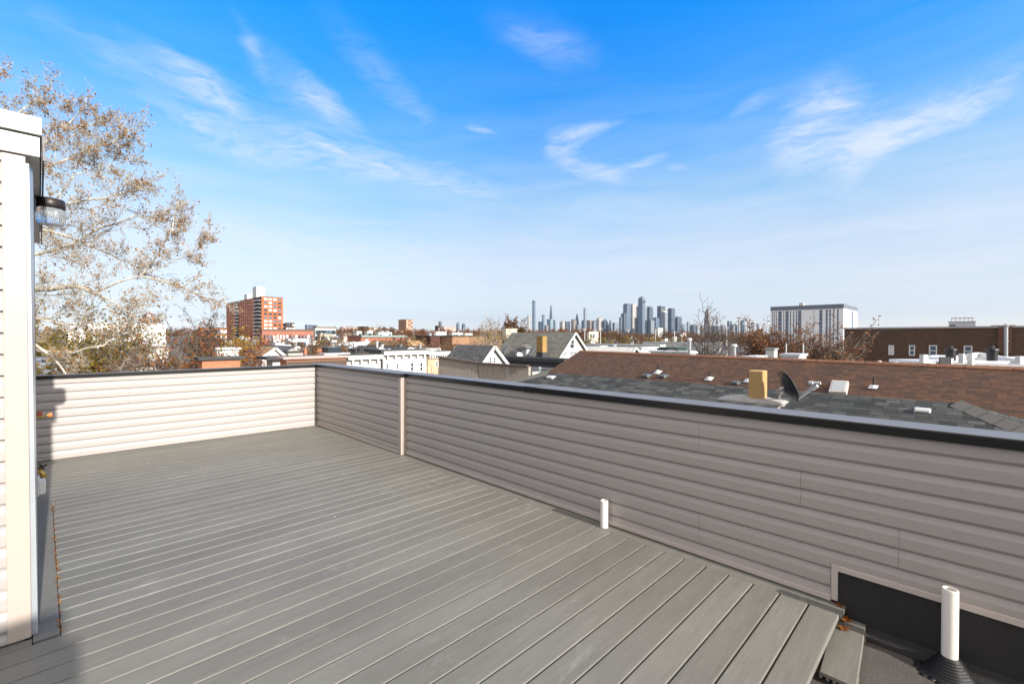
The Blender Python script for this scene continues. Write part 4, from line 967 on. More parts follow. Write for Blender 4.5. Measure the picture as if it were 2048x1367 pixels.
t = block('flat_roof_building', 'dark stepped brick block right of the tall brick tower', 'building', 572, 565, 589, 645, 380, DKB, TAR); rowwins(t, n=4, rows=4, w=2, h=1.6)
t = block('flat_roof_building', 'bluish glass block far behind the white modern house', 'building', 614, 610, 635, 649, 520, plain('blue glass wall', (.17, .22, .30), .25), DGREY); rowwins(t, n=6, rows=3, w=3, h=1.5, mats=[WINM[1]])
# far left, seen through the branches
t = block('warehouse', 'long white flat roofed building behind the orange leaved trees', 'building', 136, 132, 332, 645, 120, plain('white warehouse wall', (.78, .77, .74), .6, .06, .1), SILVER, deep=40)
t = block('warehouse', 'lower white garage wall left of the rounded orange tree', 'building', 292, 285, 336, 694, 62, WHITE, TRIMB, deep=10)
t = block('flat_roof_building', 'blue grey flat roof at the far left beyond the cream wall', 'building', 66, 60, 128, 718, 30, plain('slate blue wall', (.20, .22, .27), .8), plain('slate blue roof', (.17, .19, .24), .8), deep=8)
t = block('flat_roof_building', 'brown edged white roof between the branches at the left', 'building', 262, 255, 312, 728, 27, WHITE, TRIMB, deep=7)
t = block('flat_roof_building', 'small far brick tower above the white warehouse', 'tower', 293, 284, 312, 627, 640, brick('far tower brick', '#8a4c3c', '#6f3c30', '#7d6a60', 2, 1, .06), TAR); rowwins(t, n=4, rows=10, w=2, h=1.8, drop=1.5)
t = block('row_house', 'long low orange brick building left of the brick tower', 'building', 402, 396, 454, 655, 240, ORB, TAR); rowwins(t, n=8, rows=2, w=1.6, h=1.8)
t = block('mansard_house', 'white house with a dark sloping side below the brick tower', 'house', 450, 437, 464, 679, 116, WHITE, TAR, deep=None); e = t['ext']; tiny(t, 'x', e[0], e[1] + .2, e[3] - .2, e[4] - 3.5, e[4] - .3, SLATE, 'mansard', .3)
t = block('row_house', 'low white house row under the yellow leaved branches', 'house', 434, 428, 478, 699, 46, WHITE, SILVER, parapet=.2); rowwins(t, n=5, w=.8, h=1.3)
t = block('row_house', 'orange brick parapet close beyond the cream wall at the left', 'house', 404, 396, 480, 720, 26, ORB, TAR, parapet=.15)
t = block('flat_roof_building', 'grey wall with a small rooftop hut at the foot of the brick tower', 'building', 492, 486, 520, 678, 150, GREYW, DGREY); pbox(t, 'rooftop_hut', LGREY, 481, 478, 489, 672, 680, 152, 3)
t = block('row_house', 'white house wedge between the dark tree and brick wing', 'house', 546, 540, 566, 683, 100, LGREY, SILVER)
t = block('row_house', 'beige house wall behind the yellow leaved tree', 'house', 500, 492, 530, 702, 44, CREAM, TAR); rowwins(t, n=3, w=.8, h=1.3)
# the far horizon between the brick tower and the skyline
FARB = [('tan and grey apartment tower far off, alone on the horizon', 'tower', 812, 797, 825.5, 638.5, 900, TANB), ('dark narrow tower far off above the maroon house', 'tower', 879, 877, 884, 643, 1400, DGREY), ('blue domed far tower above the tan brick row', 'tower', 915, 912.5, 919, 648, 1700, WINM[1]),
        ('squat blue block right of the domed tower', 'building', 926, 923.5, 931, 650, 1700, WINM[1]), ('brown block at the foot of the dark narrow tower', 'building', 876, 870, 884, 651, 900, DKB), ('dark brick block left of the tan far tower', 'building', 728, 716, 737, 652.5, 520, DKB),
        ('tan block with dark side on the horizon left of the far tower', 'building', 737, 730, 745, 654, 480, TANB), ('cream block on the horizon right of the tan one', 'building', 748, 745, 762, 655, 470, CREAM), ('brown shaded block below the far tan tower', 'building', 770, 762, 782, 657, 440, BRB),
        ('pinkish long block on the horizon right of the modern white house', 'building', 684, 680, 722, 653.5, 600, PINKW), ('bare pink brick block under the tree line left of the sycamores', 'building', 888, 885, 912, 653, 1000, PINKW), ('tan house pair above the green corniced row', 'building', 790, 784, 806, 660, 360, TANW)]
for lab, cat, xc, xl, xr, y, D, mt in FARB:
    t = block('apartment_tower' if cat == 'tower' else 'flat_roof_building', lab, cat, xc, xl, xr, y, D, mt, TAR, over=.4); e = t['ext']
    rowwins(t, n=max(2, int((e[2] - e[0]) / 5)), rows=min(8, max(1, int((e[4] - 12) / 4))), w=2, h=2, drop=2, pitch=4)
    if 'domed' in lab: m = MB(); m.lathe(((e[0] + e[2]) / 2, (e[1] + e[3]) / 2, e[4]), [((e[2] - e[0]) * .55, 0), ((e[2] - e[0]) * .45, 4), ((e[2] - e[0]) * .25, 7), (0, 8)], 12); m.build('dome', WINM[1], t)
for i, (xc, xl, xr, y, mt, lab) in enumerate([(714, 708, 724, 662.5, WHITE, 'white flat house on the horizon above the grey wall, left of two'), (735, 729, 746, 662, WHITE, 'white house with dark stair beside it above the green corniced row'), (757, 752, 784, 663, LGREY, 'long pale house above the middle of the green corniced row'), (640, 634, 668, 668, TANW, 'tan house behind the white modern house'), (905, 900, 926, 664, WHITE, 'white roofs peeping over the tan brick row'), (930, 927, 945, 666, CREAM, 'cream roof block right of the white roofs over the tan row')]):
    t = block('row_house', lab, 'house', xc, xl, xr, y, 230, mt, SILVER if i % 2 else TAR); rowwins(t, n=4, w=1.4, h=1.8)
# right of the gabled houses, before the skyline
t = block('flat_roof_building', 'white walled building with a strip of dark windows right of the big gable', 'building', 1180, 1172, 1190, 680, 120, WHITE, SILVER); rowwins(t, n=3, rows=2, w=1.5, h=.9)
t = block('rooftop_structure', 'grey stair head with a pale sloping side above the brown ridge', 'rooftop structure', 1200, 1190, 1212, 692, 60, GREYW, LGREY); e = t['ext']; m = MB(); m.add([(e[2], e[1], e[4] - 2), (e[2] + .9, e[1], e[4] - 2), (e[2], e[1], e[4]), (e[2], e[3], e[4] - 2), (e[2] + .9, e[3], e[4] - 2), (e[2], e[3], e[4])], [(0, 1, 2), (5, 4, 3), (1, 4, 5, 2), (0, 3, 4, 1)]); m.build('sloping_side', WHITE, t)
t = block('rooftop_structure', 'cream chimney block with a dome cowl above the brown ridge', 'chimney', 1233, 1226, 1241, 696, 55, CREAM, CREAM); p = at(1229, 692, 55); m = MB(); m.lathe(p, [(.2, -.6), (.2, .0), (.3, .03), (.22, .2), (0, .28)], 12); m.build('cowl', STEEL, t)
gable('gable_house', 'dark little gabled dormer with a white roof edge above the brown ridge', 1268, 696, 1261, 1279, 707, 1262, 50, DGREY, WHITE, th=.1)
t = block('flat_roof_building', 'white rooftop with a low parapet right of the dark dormer', 'building', 1282, 1274, 1314, 696.5, 52, WHITE, SILVER, parapet=.15)
t = block('flat_roof_building', 'long silver white flat roof running to the slim flue', 'building', 1380, 1302, 1392, 703.5, 42, LGREY, plain('white roof coating', (.7, .7, .71), .5, .1, .4))
t = block('rooftop_structure', 'white stair bulkhead with a slanted top on the silver roof', 'rooftop structure', 1320, 1317, 1331, 690, 58, WHITE, WHITE, over=.05)
t = block('rooftop_structure', 'dark green canopy left of the slim flue', 'canopy', 1353, 1350, 1372, 696, 54, plain('dark green canvas', (.03, .07, .05), .8), plain('dark green canvas', 0))
t = block('row_house', 'mauve grey building with a dark upper floor behind the bare forked tree', 'house', 1434, 1371, 1445, 685, 70, MAUVE, TRIMB, parapet=.2); e = t['ext']; tiny(t, 'x', e[0], e[1] + .5, e[1] + (e[3] - e[1]) * .55, e[4] - 1.2, e[4] - .25, TAR, 'clerestory')
t = block('rooftop_structure', 'white weathered stack on the mauve building', 'chimney', 1439, 1436, 1443, 685, 64, WHITE, WHITE, over=.05)
for (xc, xl, xr, y, mt, lab) in [(1178, 1174, 1197, 662, CREAM, 'cream apartment house among the trees left of the first floodlights'), (1262, 1259, 1272, 672, WHITE, 'white house among the trees below the tan skyscraper'), (1276, 1273, 1283, 679, CREAM, 'small cream house in the trees beside the brick one'), (1287, 1283, 1294, 674, DKB, 'brick house with white chimney among the trees below the skyline'),
                                 (1303, 1300, 1311, 673, PEACH, 'peach house among the trees below the skyline'), (1330, 1327, 1336, 676, WHITE, 'white house gable among the trees right of the peach one'), (1348, 1344, 1360, 672, WHITE, 'white house with dark windows among the trees before the dark towers'), (1366, 1362, 1373, 664, PINKW, 'pink brick house among the trees at the right of the towers'), (1190, 1186, 1202, 684, PINKW, 'pink brick house low among the trees above the ridge'), (1316, 1310, 1326, 655, WHITE, 'large white building before the diamond topped skyscraper'), (1225, 1221, 1232, 676, TANW, 'tan house in the brown trees above the cowl')]:
    t = block('row_house', lab, 'house', xc, xl, xr, y, 190 if y > 660 else 420, mt, TAR); rowwins(t, n=3, rows=2, w=1.2, h=1.6)
# right, before the oaks and the brick building
t = block('rooftop_structure', 'low white tank shaped rooftop housing before the rust coloured oak', 'rooftop structure', 1548, 1531, 1555, 697, 45, WHITE, plain('grey lid', (.3, .3, .3), .6), over=.1)
t = block('flat_roof_building', 'white walled roof box with a grey side left of the leafy oak trunk', 'building', 1597, 1562, 1613, 709.5, 34, LGREY, SILVER, over=.1)
for x in (1572.5, 1606.5):
    p = at(x, 716, 40); t = thing('antenna_pole', 'thin white pole left of the oak trunk' if x < 1590 else 'thin white pole nearest the oak trunk', 'pole', tuple(p)); m = MB(); m.tube([p - Vector((0, 0, 1)), at(x, 687, 40)], .05, 6); m.build('pole', WHITEAL, t)
    m = MB(); m.lathe(at(x, 687, 40), [(.05, -.02), (.08, .02), (0, .08)], 6); m.build('finial', STEEL, t)
t = block('flat_roof_building', 'white coated roof with many vents and parapets before the dark brick building', 'building', 2120, 1862, 2160, 722, 30, LGREY, plain('white roof coating', 0), parapet=.0)
e = t['ext']; wr = plain('white roof coating', 0); d = 32
def pxbox(root, name, mat, x0, x1, y0, y1, d, dp=.6):
    a, b = at(x0, y1, d), at(x1, y0, d); m = MB(); u = (Vector((b.x, b.y, 0)) - Vector((a.x, a.y, 0))); n_ = Vector((-u.y, u.x, 0)).normalized() * dp
    if n_.dot(fw) < 0: n_ = -n_
    p = [Vector((a.x, a.y, a.z)), Vector((b.x, b.y, a.z)), Vector((b.x, b.y, a.z)) + n_, Vector((a.x, a.y, a.z)) + n_]; prism(m, p, [q + Vector((0, 0, b.z - a.z)) for q in p]); return m.build(name, mat, root)
m = MB(); a, b, c = at(1850, 733, 29), at(1955, 709, 33), at(2085, 731, 29)
for p, q in ((a, b), (b, c)): m.bar(p, q, .25, .35)
m.bar(at(1905, 727, 30), at(2060, 733, 28), .2, .25); m.build('parapet', wr, t)
for x0, x1, y0, y1 in ((1847, 1857, 709, 730), (1926, 1930, 707, 726), (1944, 1949, 706, 733), (2040, 2050, 712, 732)): pxbox(t, 'vent_stack', WHITE, x0, x1, y0, y1, 29, .3)
pxbox(t, 'parapet', wr, 1852, 2060, 722, 740, 30.5, 3)
for x0, x1, y0, y1, lab in ((1892, 1911, 697, 716, 'black rubber tub on the white roof, left one'), (1974, 1994, 697, 716, 'black rubber tub on the white roof next to the metal flue')):
    p = at((x0 + x1) / 2, y1, 31); k = 31 / F; u = thing('roof_tub', lab, 'tub', tuple(p)); m = MB(); w_ = (x1 - x0) * k / 2; h = (y1 - y0) * k
    m.lathe(p, [(w_ * .8, -.2), (w_ * .85, h * .8), (w_ * 1.05, h * .82), (w_ * 1.0, h), (0, h * .95)], 14); m.build('drum', RUBBER, u); m = MB(); m.tube([p + Vector((0, 0, h)), p + Vector((0, 0, h * 1.3))], w_ * .35, 8); m.build('cowl', TAR, u)
p = at(1891, 716, 29.5); u = thing('dark_panel', 'black square panel propped on the white roof', 'panel', tuple(p)); pxbox(u, 'panel', RUBBER, 1880, 1903, 713.5, 728, 29.3, .08); pxbox(u, 'frame', TAR, 1879, 1904, 728, 730, 29.3, .2)
t = block('row_house', 'white shed roofs low along the brown ridge left of the oak trunk', 'house', 1500, 1484, 1530, 714, 38, LGREY, SILVER)
for i, (px, py) in enumerate(((1498, 714), (1627, 719.5), (1706, 721.5), (1759, 722), (1792, 724))):
    p = at(px, py + 3, 24 - i * 1.5); k = (p - CAM).dot(fw) / F
    t = thing('roof_vent', ['white dome cap just behind the brown ridge before the oak', 'tiny white vent cap behind the brown ridge under the oak', 'white knob vent behind the brown ridge at the brick building corner', 'wide white cap vent behind the brown ridge below the blinded window', 'flat white vent box behind the brown ridge left of the white roof'][i], 'vent', tuple(p))
    m = MB(); m.lathe(p - Vector((0, 0, .3)), [(k * 2, 0), (k * 2, .3), (k * 4.2, .3 + k), (k * 3.6, .3 + k * 3.2), (k * 1.5, .3 + k * 4.4), (0, .3 + k * 4.5)], 12); m.build('cap', WHITEAL, t); m = MB(); m.tube([p - Vector((0, 0, 1.2)), p], k * 1.8, 8); m.build('pipe', STEEL, t)
# ball field floodlights
for (px, y0, y1, d, n, lab) in ((1169.5, 658, 702, 130, 3, 'leftmost white floodlight mast above the big gable'), (1190, 660, 694, 150, 3, 'second floodlight mast from the left, before the cream house'), (1201, 657, 700, 128, 4, 'tallest white floodlight mast left of the tan tower'), (1256.5, 660, 680, 210, 2, 'short floodlight mast in front of the wide grey tower'),
                            (1311, 658, 694, 140, 4, 'dark headed floodlight mast before the white building'), (1349, 663, 706, 120, 2, 'floodlight mast below the dark square tower'), (1363.5, 669, 700, 130, 2, 'small floodlight mast by the pink house'), (1453.5, 655, 698, 120, 4, 'floodlight mast right of the bare forked tree')):
    b_ = at(px, y1, d); p = at(px, y0, d); t = thing('floodlight_mast', lab, 'floodlight', (b_.x, b_.y, 0), 'ball field floodlights'); k = d / F
    m = MB(); m.tube([(b_.x, b_.y, 0), p], [k * 1.2, k * .7], 8); m.build('pole', WHITEAL, t)
    m = MB(); m.bar(p - rt * k * 5, p + rt * k * 5, k * .7, k * .7); m.bar(p - rt * k * 4 - Vector((0, 0, k * 2.6)), p + rt * k * 4 - Vector((0, 0, k * 2.6)), k * .6, k * .6); m.build('crossarm', STEEL, t)
    for r_ in range(2):
        for i in range(n):
            m = MB(); q = p + rt * k * (i - (n - 1) / 2) * 8 / max(1, n - 1) * .55 - Vector((0, 0, k * 2.6 * r_ - k * .6)); m.box(q.x - k * .6, q.y - k * .6, q.z - k * .6, q.x + k * .6, q.y + k * .6, q.z + k * .7); m.build('lamp_head', DGREY if 'dark' in lab else WHITEAL, t, uv=False)

# roof clutter: each flat roof has its vents, hatches and chimneys
rc = random.Random(91)
for o in [o for o in COL.objects if o.type == 'EMPTY' and 'ext' in o and o.parent is None]:
    if o.name.split('.')[0] not in ('row_house', 'flat_roof_building', 'brick_row', 'brick_wing', 'warehouse'): continue
    X0, Y0, X1, Y1, Z = list(o['ext'])[:5]; d_ = Vector((X0, Y0, 0)).length; w_, l_ = X1 - X0, Y1 - Y0
    if d_ > 260 or w_ < 1.5 or l_ < 1.5 or d_ < 29 or X0 + w_ / 2 > (Y0 + l_ / 2) * .9: continue
    for i in range(rc.randint(1, 4)):
        x, y, m = X0 + w_ * rc.uniform(.12, .88), Y0 + l_ * rc.uniform(.1, .9), MB(); kind = rc.random()
        if kind < .5 or (d_ < 60 and kind < .88): h = rc.uniform(.4, .9); m.lathe((x, y, Z - .1), [(.09, 0), (.09, h), (.15, h + .02), (.15, h + .12), (0, h + .16)], 8); m.build('vent_pipe', rc.choice((STEEL, TAR, WHITEAL)), o)
        elif kind < .7: s_ = rc.uniform(.2, .35); h = rc.uniform(.5, .9); m.box(x - s_, y - s_, Z - .1, x + s_, y + s_, Z + h); m.box(x - s_ - .06, y - s_ - .06, Z + h + .003, x + s_ + .06, y + s_ + .06, Z + h + .1); m.build('chimney', rc.choice((TANB, BRB, GREYW, CREAM)), o)
        else: s_ = rc.uniform(.4, .7); m.box(x - s_, y - s_, Z - .1, x + s_, y + s_ * 1.3, Z + rc.uniform(.25, .5)); m.build('roof_hatch', rc.choice((LGREY, WHITE, SILVER)), o)

# ------------------------------------------------------------------ skyline across the river
G1 = facade('blue glass tower', (.17, .21, .26), (.10, .145, .20), 9, 8, .7, .7, .3); G2 = facade('grey glass tower', (.27, .29, .31), (.15, .18, .215), 9, 8, .6, .6, .35); G3 = facade('pale stone tower', (.48, .45, .40), (.22, .22, .22), 8, 8, .45, .55, .6)
G4 = facade('dark glass tower', (.11, .135, .165), (.06, .08, .105), 10, 8, .7, .65, .25); G5 = facade('brown tower', (.30, .25, .21), (.15, .14, .14), 8, 8, .5, .5, .6); G6 = facade('teal glass tower', (.26, .34, .36), (.18, .26, .29), 9, 8, .7, .6, .3)
SK = [(1057, 1055, 1060, 629.5, G3, 'slim pale tower left of the tallest tower on the skyline'), (1067.5, 1064.5, 1071, 600.5, G1, 'tallest needle tower at the left end of the skyline'), (1080, 1076.5, 1087, 642.5, G4, 'dark low block right of the tallest needle tower'),
      (1086, 1084, 1089, 628.5, G1, 'narrow dark blue tower between the needle and the tapered tower'), (1101, 1093.5, 1107, 638, G6, 'pale glass block under the tapered needle tower'), (1110, 1106.5, 1113, 639.5, G6, 'slim teal tower right of the pale glass block'),
      (1132, 1127.5, 1140, 642.5, G4, 'dark square block right of the pyramid topped tower'), (1147, 1142, 1153, 640, G5, 'brown grey block before the curved tapered tower'), (1169.5, 1167, 1173, 615.5, G2, 'slim square grey tower standing alone above the glass block'), (1169, 1162.5, 1176, 641.5, G1, 'blue glass block at the foot of the slim square tower'),
      (1180, 1174, 1186, 640, G5, 'brownish block right of the slim square tower'), (1188, 1185, 1193, 642.5, G2, 'grey low block left of the tan crowned tower'), (1198, 1192.5, 1206, 637, G3, 'tan tower with a stepped crown in the middle gap'), (1209, 1204, 1216, 642, G4, 'dark pointed block right of the tan crowned tower'),
      (1229, 1224, 1239, 645, G2, 'low grey block before the wide tower cluster'), (1241, 1238, 1244, 634, G2, 'thin grey tower at the left edge of the wide cluster'), (1248, 1242, 1255, 626, G4, 'dark stepped shoulder tower of the wide cluster'), (1254, 1246, 1263, 608.5, G1, 'wide blue grey tower left of the ribbed tan tower'),
      (1265.5, 1262.5, 1273, 606.5, G3, 'ribbed tan tower left of the tallest cluster tower'), (1276, 1273, 1279, 612, G4, 'narrow dark tower behind the tallest cluster tower'), (1288, 1286, 1294, 610, G2, 'grey tower just right of the pointed tower with the deck'), (1299, 1293, 1306, 614.5, G4, 'dark square tower with a flat crown right of the pointed one'),
      (1302, 1297, 1309, 640, G2, 'pale low glass block before the dark square tower'), (1312, 1306, 1319, 636, G1, 'low blue block left of the diamond topped tower'), (1322, 1314, 1330, 611.5, G4, 'tall dark flat tower behind the diamond topped tower'), (1343, 1335, 1350, 617.5, G4, 'dark capped square tower right of the diamond topped one'),
      (1338, 1335, 1343, 636, G2, 'slim pale block below the dark capped tower'), (1355, 1350, 1364, 634.5, G4, 'dark slab tower at the right end of the cluster'), (1376, 1373, 1381, 643, G2, 'grey small tower in the gap left of the spire'), (1387, 1381, 1395, 650, G4, 'low dark block left of the spire tower'),
      (1457.5, 1454, 1464, 642, G4, 'dark block right of the bare forked tree'), (1467, 1463, 1475, 650.5, G2, 'pale low block right of the dark one'), (1479, 1476, 1483.5, 635.5, G3, 'rounded pale tower at the right of the skyline'), (1485, 1483, 1488, 642, G1, 'blue tower leaning on the rounded pale tower'),
      (1496, 1494, 1499.5, 640, G3, 'pale tower with a crane at the right of the skyline'), (1505, 1503, 1508, 650.5, G2, 'small pointed tower near the right end of the skyline'), (1515, 1513, 1518.5, 646, G1, 'last blue tower at the right end of the skyline'), (1489, 1487, 1491, 649, G2, 'low grey tower between the blue and the crane towers'),
      (1093, 1088, 1098, 650, G5, 'low brown block below the tapered needle tower'), (1405, 1400, 1409, 652, G5, 'low brown block beside the spire tower'), (1429, 1423, 1437, 651, G4, 'low dark block seen through the bare forked tree'), (1446, 1442, 1452, 653, G2, 'low grey block left of the dark block by the forked tree'), (1219, 1215, 1224, 650, G1, 'low blue block in the gap before the wide cluster'), (1156, 1152, 1161, 649, G2, 'low grey block below the curved tapered tower'), (1365, 1363, 1371, 648, G1, 'low blue block right of the dark slab tower')]
def sky_d(y): return 4300 + (hash(y) % 7) * 90
for i, (xc, xl, xr, y, mt, lab) in enumerate(SK):
    D = 5600 if xc < 1110 else 5000 if xc < 1235 else 4200 + (i * 37 % 400) if xc < 1370 else 5200
    t = block('skyscraper', lab, 'skyscraper', xc, xl, xr, y, D, mt, mt, group='skyscrapers on the horizon', over=.0); X0, Y0, X1, Y1, Z = t['ext']; dx, dy = X1 - X0, Y1 - Y0
    if 'stepped crown' in lab:
        m = MB(); m.box(X0 + dx * .2, Y0 + dy * .2, Z, X1 - dx * .2, Y1 - dy * .2, Z + 12); m.build('crown', mt, t)
    elif 'rounded' in lab:
        m = MB(); m.lathe(((X0 + X1) / 2, (Y0 + Y1) / 2, Z), [(dx * .5, 0), (dx * .4, 10), (0, 16)], 10); m.build('crown', mt, t)
    elif 'pointed' in lab and 'with the deck' not in lab and 'pointed one' not in lab:
        m = MB(); m.lathe(((X0 + X1) / 2, (Y0 + Y1) / 2, Z), [(dx * .5, 0), (0, 30)], 4); m.build('crown', mt, t)
    elif 'crane' in lab:
        m = MB(); q = Vector((X0, Y0, Z)); m.tube([q, q + Vector((0, 0, 50))], 1.5, 4); m.tube([q + Vector((0, 0, 30)) - rt * 8, q + Vector((0, 0, 75)) + rt * 18], 1.2, 4); m.build('crane', DGREY, t)
    elif dx > 35 and i % 2:
        m = MB(); m.box(X0 + dx * .1, Y0 + dy * .1, Z + .1, X1 - dx * .1, Y1 - dy * .1, Z + 9); m.build('plant_room', G4, t)
def special(label, xc, D, y0, prof, mat, name='skyscraper', n=4, rot=math.pi / 4):
    """tapering tower: prof of (half width in photo columns, photo row)"""
    c = at(xc, 660, D); k = D / F; t = thing(name, label, 'skyscraper', (c.x, c.y, 0), 'skyscrapers on the horizon'); m = MB(); vs = []
    for hw, y in prof:
        z = at(xc, y, D).z if y < 670 else 0
        for j in range(n): a = rot + j * 2 * math.pi / n; vs.append((c.x + hw * k * math.cos(a), c.y + hw * k * math.sin(a), z))
    q = len(prof); m.add(vs, [(i * n + j, i * n + (j + 1) % n, (i + 1) * n + (j + 1) % n, (i + 1) * n + j) for i in range(q - 1) for j in range(n)] + [tuple((q - 1) * n + j for j in range(n))]); m.build('shaft', mat, t); return t, c, k
t, c, k = special('tapered feathery needle tower second tallest on the left skyline', 1102, 5700, 609, [(3.2, 700), (3.2, 645), (2.4, 628), (1.6, 616), (.8, 611), (.5, 609.5)], G4)
t, c, k = special('dark curved tower tapering to a point left of the slim square one', 1154, 5100, 626, [(4.5, 700), (4.4, 655), (3.3, 642), (2.0, 633), (.5, 626.5)], G4)
t, c, k = special('stone tower with a green pyramid roof on the left skyline', 1124.5, 5000, 637, [(5.6, 700), (5.6, 645), (5.0, 643)], G3); m = MB(); m.lathe((c.x, c.y, at(1124, 643, 5000).z), [(4.6 * k, 0), (2.2 * k, 3 * k), (0, 6.5 * k)], 4); m.build('pyramid_roof', GREEN, t)
t, c, k = special('slanted wedge topped tower in the gap before the wide cluster', 1221, 5000, 638, [(4, 700), (4, 647), (1.4, 639.5)], G2)
# the pointed tower with an observation deck
t = block('skyscraper', 'tallest pointed blue tower of the cluster with a jutting observation deck', 'skyscraper', 1285, 1276, 1290, 597, 4150, G1, G1, group='skyscrapers on the horizon', over=.0); X0, Y0, X1, Y1, Z = t['ext']; k = 4150 / F
m = MB(); m.add([(X0, Y0, Z), (X1, Y0, Z), (X1, Y1, Z), (X0, Y1, Z), (X0, Y0, Z + 5.5 * k), (X1, Y0, Z + 2 * k), (X1, Y1, Z + 1 * k), (X0, Y1, Z + 1.2 * k)], [(0, 1, 5, 4), (1, 2, 6, 5), (2, 3, 7, 6), (3, 0, 4, 7), (4, 5, 6), (4, 6, 7)]); m.build('crown', G2, t)
p = at(1289, 601.5, 4150); m = MB(); m.slab([p, p + rt * 4.2 * k + fw * 2 * k, p + rt * 3.6 * k + fw * 8 * k, p + fw * 9 * k], 8); m.build('observation_deck', DGREY, t)
# diamond topped tower
t = block('skyscraper', 'pale tower with a notched diamond shaped top in front of the dark flat tower', 'skyscraper', 1330, 1321, 1335.5, 625, 4050, G2, G2, group='skyscrapers on the horizon', over=.0); X0, Y0, X1, Y1, Z = t['ext']; k = 4050 / F
m = MB(); m.add([(X0, Y0, Z), (X1, Y0, Z), (X1, Y1, Z), (X0, Y1, Z), (X0, Y0, Z + .2 * k), (X1, Y0, Z + 3 * k), (X1, Y1, Z + 4 * k), (X0, Y1, Z + 6.5 * k)], [(0, 1, 5, 4), (1, 2, 6, 5), (2, 3, 7, 6), (3, 0, 4, 7), (4, 5, 7), (5, 6, 7)]); m.build('diamond_top', G3, t)
# spire tower
t, c, k = special('stepped tower with a long thin spire behind the bare forked tree', 1414.5, 5000, 618, [(7, 700), (6.6, 640), (5.4, 638), (5.2, 624), (3.6, 621), (3, 618)], G5)
m = MB(); p = at(1415.5, 618.5, 5000); m.tube([p, at(1415.8, 612, 5000), at(1416, 601, 5000)], [1.6 * k, .9 * k, .3 * k], 6); m.build('spire', STEEL, t)
# ------------------------------------------------------------------ trees
class Tree:
    def __init__(s, seed): s.w = MB(); s.l = MB(); s.r = random.Random(seed); s.lv = []
    def limb(s, pts, r0, r1, n=6):
        k = len(pts); s.w.tube(pts, [r0 + (r1 - r0) * i / (k - 1) for i in range(k)], n, cap=False)
    def leaf(s, p, size):
        r = s.r; a = Vector((r.gauss(0, 1), r.gauss(0, 1), r.gauss(0, 1))).normalized(); b = a.cross(Vector((r.gauss(0, 1), r.gauss(0, 1), r.gauss(0, 1)))).normalized(); z = size * r.uniform(.55, 1.25)
        c = a.cross(b) * z * .25
        s.l.add([p - a * z * .5, p + b * z * .42 + c, p + a * z * .6, p - b * z * .42 + c], [(0, 1, 2), (0, 2, 3)])
    def grow(s, p, d, L, r0, lvl, cfg):
        """recursive branch; cfg gives, per level, child count, length ratio, spread, wobble, sides"""
        r = s.r; c = cfg[lvl]; seg = c.get('seg', 4); pts = [p]; dirs = []
        for i in range(seg):
            d = (d + Vector((r.gauss(0, 1), r.gauss(0, 1), r.gauss(0, 1))) * c['wob'] + Vector((0, 0, c.get('up', .05)))).normalized()
            p = p + d * L / seg; pts.append(p); dirs.append(d)
        s.limb(pts, r0, max(r0 * c.get('tip', .45), .0028 * c.get('min', 1)), c['n'])
        if lvl + 1 >= len(cfg):
            for i in range(c.get('leaves', 0)):
                if r.random() < c.get('lp', 1):
                    t = r.uniform(.3, 1.05); j = min(int(t * seg), seg - 1); q = pts[j].lerp(pts[j + 1], min(1, t * seg - j)); s.leaf(q + Vector((r.gauss(0, 1), r.gauss(0, 1), r.gauss(0, 1))) * c['ls'] * .5, c['ls'])
            return
        s.kids(pts, dirs, L, r0, lvl, cfg)
    def kids(s, pts, dirs, L, r0, lvl, cfg, t0=.2):
        r = s.r; c = cfg[lvl]; seg = len(dirs); nk = c['k'] if isinstance(c['k'], int) else r.randint(*c['k'])
        for i in range(nk):
            t = t0 + (1 - t0) * (i + r.random()) / nk; j = min(int(t * seg), seg - 1); q = pts[j].lerp(pts[j + 1], min(1, t * seg - j)); dd = dirs[j]
            u = Vector((r.gauss(0, 1), r.gauss(0, 1), r.gauss(0, 1))); u = (u - dd * u.dot(dd)).normalized(); sp = c['sp'] * r.uniform(.7, 1.25)
            s.grow(q, (dd * math.cos(sp) + u * math.sin(sp)).normalized(), L * c['ratio'] * r.uniform(.6, 1.2) * (1.15 - .45 * t), max(r0 * c.get('rr', .45) * (1 - .4 * t), .003), lvl + 1, cfg)
        s.grow(pts[-1], dirs[-1], L * c['ratio'], max(r0 * c.get('tip', .45), .003), lvl + 1, cfg)
    def done(s, root, bark, leaf, name='trunk'):
        s.w.build(name, bark, root, uv=None, smooth=True)
        if s.l.v: s.l.build('crown', leaf, root, uv=None)
def bark(name, c1, c2, sc=3):
    m, t = new_mat(name); n = t.noise(t.map(t.obj, (1, 1, .5)), sc, 6, .6); setp(t, t.ramp(n, [(.38, c1), (.5, c2), (.62, c1)]), .85, bump=t.noise(t.obj, sc * 8, 4), bstr=.4, bdist=.02); return m
SYC = bark('sycamore bark', (.62, .58, .50), (.34, .30, .23), 4); TWIG = bark('brown twig', (.17, .125, .095), (.24, .18, .14), 5); GREYB = bark('grey bark', (.26, .22, .18), (.15, .125, .10), 4); DARKB = bark('dark bark', (.075, .058, .048), (.11, .085, .07), 5)
L_SYC = leafmat('sycamore leaf', ['#70492c', '#9a6c3a', '#b98240', '#7e5230', '#c69648', '#573e2a'], .3); L_OL = leafmat('olive leaf', ['#6d6430', '#8b7a35', '#5a5428', '#a58b3c', '#7a5f2c'], .35)
